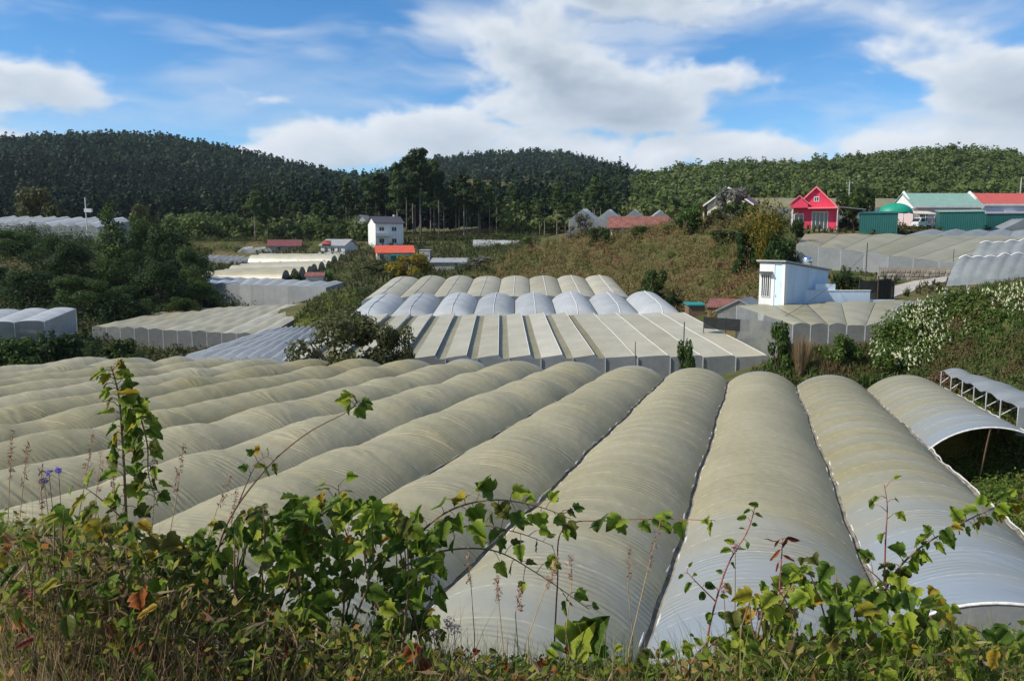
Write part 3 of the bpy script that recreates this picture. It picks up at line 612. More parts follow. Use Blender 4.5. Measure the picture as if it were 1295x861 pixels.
span('tunnel_greenhouse', 'single long grey film tunnel at the foot of the pines', b, lift(b, 0, 5, .1), a, lift(a, 0, 5, .1), 1, 1.9, 'arch', 'film_grey', end='net_grey', nu=9)

# ------------------------------------------------------------------ houses and sheds
def face_box(g, face, w, a0, a1, z0, z1, out, inn=.04):
    """box on a house face: f front (y=0), l left, r right; a along the face, out = how far proud"""
    if face == 'f': g.box(a0, a1, -out, inn, z0, z1)
    elif face == 'l': g.box(-w/2-out, -w/2+inn, a0, a1, z0, z1)
    else: g.box(w/2-inn, w/2+out, a0, a1, z0, z1)
    return g
def add_window(root, face, w, a, z, ww, wh, frame='white_paint', name='window', bars=1, hood=None, pane='glass'):
    g = G(); t = .09
    face_box(g, face, w, a-ww/2, a+ww/2, z, z+t, .07); face_box(g, face, w, a-ww/2, a+ww/2, z+wh-t, z+wh, .07)
    face_box(g, face, w, a-ww/2, a-ww/2+t, z+t, z+wh-t, .07); face_box(g, face, w, a+ww/2-t, a+ww/2, z+t, z+wh-t, .07)
    for b in range(bars):
        x = a-ww/2+ww*(b+1)/(bars+1); face_box(g, face, w, x-.035, x+.035, z+t, z+wh-t, .06)
    o = mk(name, g, M[frame], root); mk('pane', face_box(G(), face, w, a-ww/2+t, a+ww/2-t, z+t, z+wh-t, .02), M[pane], o)
    if hood: mk('hood', face_box(G(), face, w, a-ww/2-.15, a+ww/2+.15, z+wh+.05, z+wh+.17, .45), M[hood], o)
    return o
def house(name, label, loc, rz, w, d, h, ridge, rh, over, wall, roof, wins=(), doors=(), cat='house', fascia=None, thick=.14, base=.6):
    loc = np.array(loc, float); root = empty(name, loc, rz, label, cat)
    ca, sa = math.cos(rz), math.sin(rz)
    footprint(*[(loc[0]+ca*x-sa*y, loc[1]+sa*x+ca*y) for x, y in ((-w/2, 0), (w/2, 0), (w/2, d), (-w/2, d))])
    g = G(); x0, x1 = -w/2, w/2
    if ridge == 'y':
        g.prism([(x0,0,-base),(x1,0,-base),(x1,0,h),(0,0,h+rh),(x0,0,h)], (0, d, 0))
    elif ridge == 'x':
        g.prism([(x0,0,-base),(x0,d,-base),(x0,d,h),(x0,d/2,h+rh),(x0,0,h)], (w, 0, 0))
    else: g.prism([(x0,0,-base),(x0,d,-base),(x0,d,h+rh),(x0,0,h)], (w, 0, 0))
    mk('wall', g, M[wall], root)
    g = G(); e = .05
    if ridge == 'y':
        k = rh/(w/2)
        g.slab([(x0-over,-over,h-over*k+e+thick),(0,-over,h+rh+e+thick),(0,d+over,h+rh+e+thick),(x0-over,d+over,h-over*k+e+thick)], thick)
        g.slab([(.001,-over,h+rh+e+thick),(x1+over,-over,h-over*k+e+thick),(x1+over,d+over,h-over*k+e+thick),(.001,d+over,h+rh+e+thick)], thick)
    elif ridge == 'x':
        k = rh/(d/2)
        g.slab([(x0-over,-over,h-over*k+e+thick),(x1+over,-over,h-over*k+e+thick),(x1+over,d/2,h+rh+e+thick),(x0-over,d/2,h+rh+e+thick)], thick)
        g.slab([(x0-over,d/2+.001,h+rh+e+thick),(x1+over,d/2+.001,h+rh+e+thick),(x1+over,d+over,h-over*k+e+thick),(x0-over,d+over,h-over*k+e+thick)], thick)
    else:
        k = rh/d
        g.slab([(x0-over,-over,h-over*k+e+thick),(x1+over,-over,h-over*k+e+thick),(x1+over,d+over,h+rh+over*k+e+thick),(x0-over,d+over,h+rh+over*k+e+thick)], thick)
    ro = mk('roof', g, M[roof], root)
    if fascia:
        g = G(); f = .2
        if ridge == 'y':
            k = rh/(w/2)
            for sgn in (-1, 1):
                g.add([(sgn*(w/2+over),-over-.05,h-over*k+e-.12),(0,-over-.05,h+rh+e-.12),(0,-over-.05,h+rh+e+thick+.03),(sgn*(w/2+over),-over-.05,h-over*k+e+thick+.03),
                       (sgn*(w/2+over),-over-.005,h-over*k+e-.12),(0,-over-.005,h+rh+e-.12),(0,-over-.005,h+rh+e+thick+.03),(sgn*(w/2+over),-over-.005,h-over*k+e+thick+.03)],
                      [(0,1,2,3),(7,6,5,4),(0,4,5,1),(1,5,6,2),(2,6,7,3),(3,7,4,0)])
        else:
            k = rh/(d/2) if ridge == 'x' else rh/d
            g.box(x0-over, x1+over, -over-.06, -over-.005, h-over*k-.16, h-over*k+e+thick+.01)
        mk('fascia', g, M[fascia], ro)
    for (face, a, z, ww, wh, *k) in wins: add_window(root, face, w, a, z, ww, wh, **(k[0] if k else {}))
    for (face, a, ww, wh, mt) in doors:
        o = mk('door', face_box(G(), face, w, a-ww/2, a+ww/2, 0, wh, .05), M[mt], root)
        mk('handle', face_box(G(), face, w, a+ww*.3, a+ww*.3+.08, .95, 1.1, .10), M['steel'], o)
    return root
def on(u, D, dz=0.0):
    x = XU(u, D, 300); return np.array([x, D, gz1(x, D)+dz])
def at(u, v, D): return P(u, v, D)

# pink house
r = house('gabled_house', 'bright pink gabled house with white windows on the right terrace', at(1030, 291, 123), -.36, 6.2, 8, 3.35, 'y', 3.1, .35, 'pink_paint', 'pink_trim',
          wins=[('f', .1, 4.3, .75, .75, dict(bars=1)), ('f', .7, .05, 2.35, 2.75, dict(bars=3, name='glass_door')), ('f', -2.35, 1.0, 1.4, 1.5, dict(bars=1))], fascia='pink_trim')
g = G().prism([(-3.55,-1.3,3.35),(-1.1,-1.3,3.35),(-1.1,-1.3,3.9),(-2.35,-1.3,5.0),(-3.55,-1.3,4.0)], (0, 1.25, 0)); mk('porch_gable', g, M['pink_paint'], r)
g = G(); g.slab([(-2.35,-1.5,5.25),(-.85,-1.5,3.95),(-.85,-.02,3.95),(-2.35,-.02,5.25)], .14); g.slab([(-3.8,-1.5,4.05),(-2.352,-1.5,5.25),(-2.352,-.02,5.25),(-3.8,-.02,4.05)], .14); mk('porch_roof', g, M['pink_trim'], r)
mk('porch_slab', G().box(-1.09, 3.5, -1.3, -.03, 3.2, 3.42), M['pink_trim'], r)
for x in (-3.3, 3.2): mk('column', G().box(x-.12, x+.12, -1.2, -.96, -.5, 3.19), M['white_paint'], r)
mk('step', G().box(-3.4, 3.4, -1.6, -.06, -.6, .02), M['concrete'], r)
# long houses on the terrace
r = house('long_house', 'pale rose house with long grey-green metal roof on right terrace', at(1196, 291, 136), .03, 11.6, 7, 4.1, 'x', 2.1, .35, 'rose_paint', 'green_roof', fascia='white_paint',
          wins=[('f', -4, 1.3, 1.5, 1.5, dict(hood='rust_roof')), ('f', 2.6, 2.4, 2.2, .9, dict(hood='rust_roof')), ('f', -1.5, 1.0, 1.2, 1.4)], doors=[('f', -5.2, .9, 2.1, 'wood')])
for s in (-1, 1): mk('gable_parapet', G().prism([(s*5.8-.12,-.5,3.6),(s*5.8-.12,3.5,6.75),(s*5.8-.12,7.5,3.6)], (.24, 0, 0)), M['white_paint'], r)
r = house('long_house', 'lilac-white house with long red metal roof at the right edge', at(1302, 291, 138), .02, 17, 8, 4.4, 'x', 1.9, .3, 'lilac_paint', 'red_roof', fascia='white_paint',
          wins=[('f', -3.8, 2.3, 1.6, .8, dict(hood='white_paint')), ('f', 2, 2.3, 1.6, .8, dict(hood='white_paint'))])
mk('gable_parapet', G().prism([(-8.62,-.45,4.0),(-8.62,4,6.85),(-8.62,8.4,4.0)], (.24, 0, 0)), M['white_paint'], r)
# dark green sheds
def shed(label, u0, u1, v0, v1, D, rz, roof, wall='green_sheet', d=4):
    a = at(u0, v1, D); b = at(u1, v1, D); w = b[0]-a[0]; h = (v1-v0)*D/1000
    c = (a+b)/2; return house('shed', label, c, rz, w, d, h-.25, 'mono', .3, .15, wall, roof, cat='shed', base=1.2)
shed('dark green metal shed right of the pink house', 1088, 1132, 269, 297, 119, -.42, 'green_sheet')
shed('dark green metal shed with pale flat roof before the grey-green roof', 1190, 1240, 267, 294, 122, -.36, 'green_roof')
shed('dark green metal shed at the right edge before the lilac house', 1250, 1320, 269, 288, 125, -.2, 'grey_roof')
r = empty('carport', at(1070, 293, 122), 0, 'thin flat roof on posts between pink house and green shed', 'carport')
mk('roof', G().slab([(-2.0,-1.5,3.75),(2.2,-1.5,3.35),(2.2,3,3.45),(-2.0,3,3.85)], .12), M['grey_roof'], r)
for x, y in ((-1.9,-1.4),(2.05,-1.4),(-1.9,2.8),(2.05,2.8)): mk('post', G().box(x-.06, x+.06, y-.06, y+.06, -.8, 3.3), M['wood'], r)
mk('back_wall', G().box(-2.0, 2.1, 2.86, 2.98, -.8, 1.4), M['dark_wood'], r)
# green domed tarpaulin
c = at(1131, 283, 130); r = empty('tarpaulin_canopy', c, 0, 'bright green domed tarpaulin behind the dark green shed', 'canopy')
tt = np.linspace(0, 2*np.pi, 25); uu = np.linspace(0, 1, 9); A_, B_ = np.meshgrid(tt, uu, indexing='ij')
Q = np.stack([2.75*np.cos(A_)*np.sin(B_*1.5), 2.4*np.sin(A_)*np.sin(B_*1.5), 1.6+1.7*np.cos(B_*1.5)+.05*np.sin(8*A_)*B_], -1)
ob('canopy_sheet', np_mesh('canopy_sheet', Q.reshape(-1, 3), grid_faces(25, 9), M['tarp_green'], True), r)
for x in (-2.6, 2.6):
    for y in (-1.9, 2.4): mk('post', G().tube([(x, y, -1.5), (x, y, 2.3)], .05, 6), M['steel'], r)
# small parked truck in front of the rose house
c = at(1170, 290, 128); r = empty('parked_truck', c, -1.3, 'small white truck parked beside the rose house under its awning', 'truck')
mk('body', G().prism([(-.8,-2.1,.45),(-.8,-.6,.45),(-.8,-.5,1.15),(-.8,-.85,1.75),(-.8,-1.6,1.8),(-.8,-1.95,1.2),(-.8,-2.15,1.1)], (1.6, 0, 0)), M['van_white'], r)
mk('cargo_bed', G().box(-.82, .82, -.45, 2.1, .6, .95), M['van_white'], r)
mk('bed_rail', G().tube([(-.8,-.4,.95),(-.8,-.4,1.9),(-.8,2.0,1.9),(-.8,2.0,.95)], .04, 5), M['white_pipe'], r)
mk('windscreen', G().add([(-.7,-1.98,1.2),(.7,-1.98,1.2),(.7,-1.66,1.72),(-.7,-1.66,1.72)], [(0,1,2,3)]), M['glass'], r)
for x in (-.81, .81): mk('side_window', G().box(x-.015, x+.015, -1.6, -.9, 1.2, 1.65), M['glass'], r)
for x in (-.75, .75):
    for y in (-1.45, 1.3):
        wv = mk('wheel', G().tube([(x-.1, y, .32), (x+.1, y, .32)], .32, 14), M['rubber'], r); mk('rim', G().tube([(x-.12, y, .32), (x+.12, y, .32)], .17, 10), M['steel'], wv)
r = empty('awning', at(1166, 290, 131), 0, 'low sloping awning on posts in front of the rose house', 'awning')
mk('roof', G().slab([(-2.2,-1,2.55),(2.0,-1,2.45),(2.0,2.4,3.0),(-2.2,2.4,3.1)], .1), M['cream_paint'], r)
for x in (-2.0, 0, 1.9): mk('post', G().tube([(x,-.9,-.5),(x,-.9,2.5)], .05, 6), M['white_pipe'], r)
# blue-white house and its yard wall
bh = at(975, 389, 70); rz = -.85
r = empty('flat_house', bh, rz, 'small pale blue house with sloping flat roof and barred window', 'house')
mk('wall', G().prism([(-1.2,0,-1.2),(-1.2,7.8,-1.2),(-1.2,7.8,3.1),(-1.2,0,3.95)], (2.4, 0, 0)), M['blue_paint'], r)  # pale blue, with the shade of the long side put into the colour
mk('sunlit_facing', G().box(-1.22, .25, -.06, -.005, -1.2, 3.9), M['white_paint'], r); mk('corner_pillar', G().box(.95, 1.26, -.07, .5, -1.2, 3.85), M['white_paint'], r)  # white facing paints the sunlit look of the narrow front
mk('roof', G().slab([(-1.45,-.3,4.2),(1.4,-.3,4.2),(1.4,8.0,3.26),(-1.45,8.0,3.26)], .14), M['concrete'], r)
o = mk('window', G().box(-.95, -.1, -.09, -.065, 1.0, 2.95), M['glass'], r); g = G()
for x in (-.95, -.76, -.57, -.38, -.16): g.box(x-.03, x+.03, -.15, -.095, 1.0, 2.95)
g.box(-.98, -.08, -.14, -.1, .93, .99); g.box(-.98, -.08, -.14, -.1, 2.96, 3.02); mk('window_bars', g, M['white_paint'], o); mk('hood', G().box(-1.25, .1, -.6, -.065, 3.1, 3.18), M['dark_roof'], o)
o = mk('door', G().box(.32, .92, -.05, -.006, -.1, 2.35), M['blue_paint'], r); mk('handle', G().box(.4, .47, -.1, -.055, 1.0, 1.15), M['steel'], o)
r = empty('yard_wall', at(1046, 384, 71.5), 0, 'low pale blue yard wall stepping down right of the blue house', 'wall')
mk('wall', G().box(-2.2, 3.85, 0, .25, -1.5, 1.15), M['blue_paint'], r); mk('wall_step', G().box(-1.0, .8, .3, .5, -1.5, 1.75), M['blue_paint'], r); mk('coping', G().box(-2.25, 3.9, -.04, .29, 1.153, 1.22), M['white_paint'], r)
mk('low_wall', G().box(3.86, 6.2, .1, .3, -1.5, .35), M['blue_paint'], r)
c = P(1021, 328, 75); r = empty('water_tank', [c[0], c[1], P(1021, 333, 75)[2]], 0, 'round shiny steel water tank behind the blue house roof', 'tank')
tk = c; mk('tank', G().lathe((0, 0, 0), [(.02, -.3), (.36, -.26), (.45, 0), (.45, .35), (.38, .55), (.1, .68), (.01, .69)], 16), M['chrome'], r, True)
for a_ in range(4): mk('leg', G().tube([(.3*math.cos(a_*1.57), .3*math.sin(a_*1.57), -.1), (.36*math.cos(a_*1.57), .36*math.sin(a_*1.57), gz1(c[0], c[1])-P(1021, 333, 75)[2]-.1)], .04, 6), M['steel'], r)
# black net fence and gate by the lane
c = at(1086, 381, 74.5); r = empty('net_fence', c, -.25, 'black shade-net fence beside the blue yard wall', 'fence')
mk('net', G().box(0, 3.0, 0, .03, .2, 1.95), M['black_net'], r)
for x in (0, 1.5, 3.0): mk('post', G().tube([(x, .06, -.8), (x, .06, 2.05)], .05, 6), M['dark_wood'], r)
c = at(1110, 382, 73); r = empty('wire_gate', c, .5, 'dark wire gate at the end of the lane', 'gate')
g = G(); g.tube([(0,0,.1),(1.6,0,.1),(1.6,0,2.1),(0,0,2.1),(0,0,.1)], .04, 5); mk('gate_frame', g, M['dark_wood'], r); mk('mesh', G().box(.04, 1.56, -.01, .01, .14, 2.06), M['black_net'], r)
for x in (-.08, 1.7): mk('post', G().tube([(x, 0, -.8), (x, 0, 2.4)], .06, 6), M['dark_wood'], r)
# valley houses
r = house('tall_house', 'white three-storey house with dark gabled roof at the pine edge', at(493, 313, 238), .42, 8.5, 9, 7.2, 'x', 1.9, .45, 'white_paint', 'dark_roof',
          wins=[('r', 2.2, 4.9, 1.3, 1.1, dict(hood='dark_roof')), ('r', 6.2, 4.9, 1.3, 1.1, dict(hood='dark_roof')), ('f', -2.4, 4.8, 1.6, 1.3), ('f', 1.4, 4.8, 1.6, 1.3), ('f', -2.4, 1.2, 1.6, 1.5), ('f', 1.4, 1.2, 1.6, 1.5), ('r', 4.3, 1.2, 1.4, 1.2)])
mk('balcony', G().box(-4.6, 0, -1.3, -.03, 3.3, 3.5), M['white_paint'], r); mk('balcony_rail', G().box(-4.6, 0, -1.32, -1.24, 3.5, 4.3), M['white_paint'], r); mk('chimney', G().box(2.8, 3.4, 5.5, 6.1, 7.6, 9.9), M['white_paint'], r)
r = house('red_roof_house', 'small house with bright orange-red roof and teal front below the white house', at(500, 332, 214), .22, 9.6, 6, 2.7, 'x', 1.7, .5, 'cream_paint', 'orange_roof',
          wins=[('f', -3.6, .9, 1.2, 1.3), ('l', 3, .9, 1.2, 1.3)])
mk('front_panel', G().box(-1.2, 4.6, -.12, -.03, -.4, 1.75), M['teal'], r); mk('awning', G().slab([(-1.4,-1.2,1.9),(4.8,-1.2,1.9),(4.8,-.03,2.2),(-1.4,-.03,2.2)], .08), M['teal'], r)
r = house('villa', 'small white two-storey house with red roof patch in the far valley', at(421, 323, 231), -.35, 8.0, 7, 2.9, 'x', 1.6, .5, 'white_paint', 'grey_roof',
          wins=[('f', -2.2, .9, 1.3, 1.4), ('f', 0, .9, 1.3, 1.4), ('f', 2.2, .9, 1.3, 1.4), ('l', 3.4, .9, 1.4, 1.3)])
mk('red_roof_front', G().prism([(-3.6,-.9,3.2),(-.6,-.9,3.2),(-2.1,-.9,4.3)], (0, 3.4, 0)), M['red_roof'], r); mk('balcony', G().box(-4.1, 4.1, -1.1, -.03, .1, .3), M['white_paint'], r); mk('balcony_rail', G().box(-4.1, 4.1, -1.12, -1.05, .3, .9), M['white_paint'], r)
house('cottage', 'low grey house with reddish gable roof at the far valley end', at(360, 319, 242), .2, 9.5, 6, 1.9, 'x', 1.7, .4, 'concrete', 'maroon_roof', wins=[('f', -2, .6, 1.1, 1.0), ('f', 1.5, .6, 1.1, 1.0)])
house('cottage', 'tiny grey gabled house half hidden in trees left of the white house', at(456, 292, 262), -.3, 5, 5, 3.0, 'y', 2.0, .4, 'concrete', 'grey_roof', wins=[('f', 0, 1.0, 1.2, 1.2)])
house('shed', 'little brown-roofed shed among bushes in the valley', at(398, 357, 160), .1, 3.4, 3, 1.2, 'x', .6, .3, 'concrete', 'rust_roof', cat='shed')
house('shed', 'low grey roofed shed right of the yellow bush', at(567, 341, 186), -.05, 8.2, 4, 1.6, 'mono', .8, .3, 'concrete', 'grey_roof', cat='shed')
house('utility_hut', 'small grey concrete hut above the yellow bush', at(537, 326, 205), -.1, 2.8, 3, 1.8, 'mono', .1, .1, 'concrete', 'concrete', cat='hut', base=1.5)
# on the brown bank
r = house('farmhouse', 'white farmhouse with weathered red roof on the brown bank', at(806, 302, 143), -.22, 9.5, 6, 2.2, 'x', 1.7, .7, 'white_paint', 'rust_roof', wins=[('f', -2, .7, 1.1, 1.2), ('f', 2, .7, 1.1, 1.2)], doors=[('f', -3.8, 1.0, 2.0, 'wood')])
r = house('gabled_house', 'red-roofed house with white eaves half hidden by trees above brown bank', at(921, 284, 139), -.5, 7.5, 7, 3.6, 'y', 2.6, .6, 'cream_paint', 'maroon_roof', wins=[('f', 0, 1.0, 1.6, 1.5), ('l', 3, 1.0, 1.4, 1.4), ('f', 0, 4.2, .7, .7)], fascia='white_paint')
mk('side_roof', G().slab([(-6.2,.5,2.9),(-3.78,.5,3.6),(-3.78,6,3.6),(-6.2,6,2.9)], .14), M['maroon_roof'], r)
for y in (.8, 5.6): mk('column', G().box(-6.0, -5.75, y-.12, y+.12, -.6, 2.75), M['cream_paint'], r)
# small sheds between the middle block and the olive greenhouse
house('shed', 'little turquoise-roofed shed at the foot of the brown bank', at(881, 398, 92), .05, 1.9, 1.8, 1.0, 'mono', .15, .15, 'wood', 'teal', cat='shed')
house('shed', 'low rusty-red roofed shed at the foot of the brown bank', at(915, 398, 88), -.4, 3.6, 3, .75, 'mono', .6, .2, 'wood', 'rust_roof', cat='shed', base=1.6)
house('shed', 'grey hip-roofed film shed beside the olive net greenhouse', at(934, 408, 76), -.55, 4.2, 4, 1.0, 'y', 1.1, .2, 'film_clear', 'net_grey', cat='shed', base=1.6)
c = at(915, 413, 70); r = empty('net_fence', c, -.75, 'low black net fence left of the olive net greenhouse', 'fence'); mk('net', G().box(-2, 2.4, 0, .03, -.3, .75), M['black_net'], r)
for x in (-2, .2, 2.4): mk('post', G().tube([(x, .06, -1.6), (x, .06, .85)], .04, 5), M['dark_wood'], r)
# lane, stone wall
def strip(name, label, cat, pts, w, mat, dz=.03, kind='structure'):
    g = G(); pts = [np.array(p, float) for p in pts]; n = len(pts); L_ = []; R_ = []
    for i, p in enumerate(pts):
        d = pts[min(i+1, n-1)]-pts[max(i-1, 0)]; d = d[:2]/np.linalg.norm(d[:2]); q = np.array([-d[1], d[0]])*w/2
        for lst, s in ((L_, 1), (R_, -1)):
            xy = p[:2]+s*q; lst.append((xy[0], xy[1], max(gz1(*xy), gz1(*p[:2]))+dz))
    g.add(L_+R_, [(i, i+1, n+i+1, n+i) for i in range(n-1)]); return tag(mk(name, g, M[mat], None, True), label, cat, kind=kind)
M['lane'] = surf('lane', (.36, .335, .30), .95, .15, .6, .3, 8)
a_, b_ = on(1098, 74), on(1125, 79); pts = [on(1098, 72), on(1112, 76), on(1128, 80), on(1148, 83.5), on(1172, 85), on(1200, 85), on(1240, 84)]
pp = []
for i in range(len(pts)-1):
    for q in np.linspace(0, 1, 5)[:-1]: pp.append(pts[i]*(1-q)+pts[i+1]*q)
for p in pp: FOOT.append(np.array([[p[0]-1.6, p[1]-1.6], [p[0]+1.6, p[1]-1.6], [p[0]+1.6, p[1]+1.6], [p[0]-1.6, p[1]+1.6]]))
strip('lane', 'pale concrete lane curving up past the stone wall', 'lane', pp, 3.0, 'lane', .06)
q0 = np.array([XU(1108, 88), 88.0]); q1 = np.array([XU(1206, 86.3), 86.3]); c = (q0+q1)/2
r = empty('stone_wall', [c[0], c[1], gz1(*c)], 0, 'rough brown stone retaining wall above the lane', 'wall'); rr = np.random.default_rng(8)
d_ = (q1-q0); Ln = np.linalg.norm(d_); d_ /= Ln; n_ = np.array([d_[1], -d_[0]])
if n_[1] > 0: n_ = -n_
bz = gz1(*c)
mk('mortar', G().add([(*(q0-c), -1.0), (*(q1-c), -1.0), (*(q1-c), 1.25), (*(q0-c), 1.25)] + [(*(q0-c-n_*.5), -1.0), (*(q1-c-n_*.5), -1.0), (*(q1-c-n_*.5), 1.25), (*(q0-c-n_*.5), 1.25)],
   [(0,1,2,3),(7,6,5,4),(3,2,6,7),(0,3,7,4),(1,5,6,2)]), M['stone'], r)
stone_mats = [surf('stone_a', (.26, .22, .17), .9, .25, 2, .5, 8), surf('stone_b', (.34, .30, .24), .9, .25, 2, .5, 8), surf('stone_c', (.20, .18, .15), .9, .25, 2, .5, 8)]
stone_me = []
for j in range(6):
    g = G(); k = [(-.5,-.5),(.5,-.5),(.5,.5),(-.5,.5)]; o1 = [(x*(.9+.2*rr.random()), 0, z*(.9+.2*rr.random())) for x, z in k]; o2 = [(x*.72, -.5, z*.72) for x, y, z in o1]
    g.add(o1+o2, [(4,5,6,7),(0,1,5,4),(1,2,6,5),(2,3,7,6),(3,0,4,7)]); me = bpy.data.meshes.new('stone'); me.from_pydata(g.v, [], g.f); me.materials.append(stone_mats[j % 3]); stone_me.append(me)
ang = math.atan2(d_[1], d_[0])
for row in range(5):
    s = rr.uniform(0, .2)
    while s < Ln-.2:
        w_ = rr.uniform(.3, .62); p = q0+d_*(s+w_/2)-c+n_*.004
        o = ob('stone', stone_me[int(rr.integers(6))], r, (p[0], p[1], -.75+row*.4+rr.uniform(-.03, .03))); o.scale = (w_*.96, rr.uniform(.08, .2), .38*rr.uniform(.9, 1.04)); o.rotation_euler = (0, rr.uniform(-.06, .06), ang); s += w_
# poles
def pole(name, label, u, v0, v1, D, r0=.07, mat='pole_grey', arms=False):
    b = at(u, v1, D); b[2] = min(b[2], gz1(b[0], b[1])); t = at(u, v0, D)
    o = empty(name, b, 0, label, 'pole'); h = t[2]-b[2]
    mk('shaft', G().tube([(0, 0, -.2), (0, 0, h)], [r0, r0*.75], 8), M[mat], o)
    if arms:
        g = G().box(-.7, .7, -.05, .05, h-.5, h-.4); mk('crossarm', g, M[mat], o)
        for x in (-.6, 0, .6): mk('insulator', G().lathe((x, 0, h-.4), [(.05, 0), (.07, .06), (.03, .16), (.005, .18)], 8), M['white_paint'], o)
    return o
pole('utility_pole', 'pale concrete pole behind the pink house roof', 1073, 229, 262, 160, .14, arms=True)
pole('utility_pole', 'pale concrete pole behind the red roof at right edge', 1289, 225, 262, 165, .15)
pole('utility_pole', 'dark thin pole standing beside the lane fence', 1093.5, 307, 372, 80, .06, 'dark_wood')
pole('fence_post', 'short dark post above the terrace film roof', 1205, 315, 338, 88, .04, 'dark_wood')
pole('utility_pole', 'thin dark pole at the near edge of the stepped strip roof', 864, 407, 462, 57, .05, 'dark_wood')
pole('fence_post', 'leafy wooden stake at the near edge of the stepped strip roof', 803, 432, 463, 56, .045, 'wood')
o = pole('flag_pole', 'white pole with small box on top beside the hilltop greenhouse', 110, 250, 290, 205, .16, 'white_paint')
mk('lamp_box', G().box(-.3, 1.6, -.3, .3, 7.4, 8.3), M['white_paint'], o)

def cable(label, a, b, sagm, rad):
    c0 = np.array(a); tt = np.linspace(0, 1, 20); p = [c0*(1-t)+np.array(b)*t-np.array([0, 0, sagm*4*t*(1-t)]) for t in tt]
    return tag(mk('cable', G().tube(np.array(p), rad, 4), M['dark_wood'], None), label, 'cable')
cable('thin cable slung from the lane pole across the olive greenhouse roof', at(1093.5, 322, 80), at(985, 404, 60), .5, .018)

# ------------------------------------------------------------------ vegetation
def quads(C, size, r, outward=None, up=.35, aspect=.62):
    """leaf faces at centres C: rhombs with a random tilt that leans outward and up"""
    n = len(C); nrm = r.normal(size=(n, 3))
    if outward is not None: nrm = nrm*.55+outward*1.1
    nrm[:, 2] += up; nrm /= np.linalg.norm(nrm, axis=1)[:, None]+1e-9
    t = np.cross(nrm, r.normal(size=(n, 3))); t /= np.linalg.norm(t, axis=1)[:, None]+1e-9; b = np.cross(nrm, t)
    sz = (size*r.uniform(.6, 1.35, n))[:, None]
    V = np.stack([C-t*sz*.5, C+b*sz*aspect*.5-t*sz*.08, C+t*sz*.5, C-b*sz*aspect*.5-t*sz*.08], 1).reshape(-1, 3)
    return V, np.arange(n*4).reshape(-1, 4)
def crown_points(r, n, blobs, shell=.55):
    """points in a set of ellipsoid clumps (cx,cy,cz,rx,ry,rz), denser toward each clump's skin"""
    B = np.array(blobs); w = (B[:, 3]*B[:, 4]*B[:, 5])**(2/3); k = r.choice(len(B), n, p=w/w.sum())
    d = r.normal(size=(n, 3)); d /= np.linalg.norm(d, axis=1)[:, None]; rad = shell+(1-shell)*r.random(n)**.5; rad *= r.uniform(.85, 1.15, n)
    return B[k, :3]+d*rad[:, None]*B[k, 3:], d
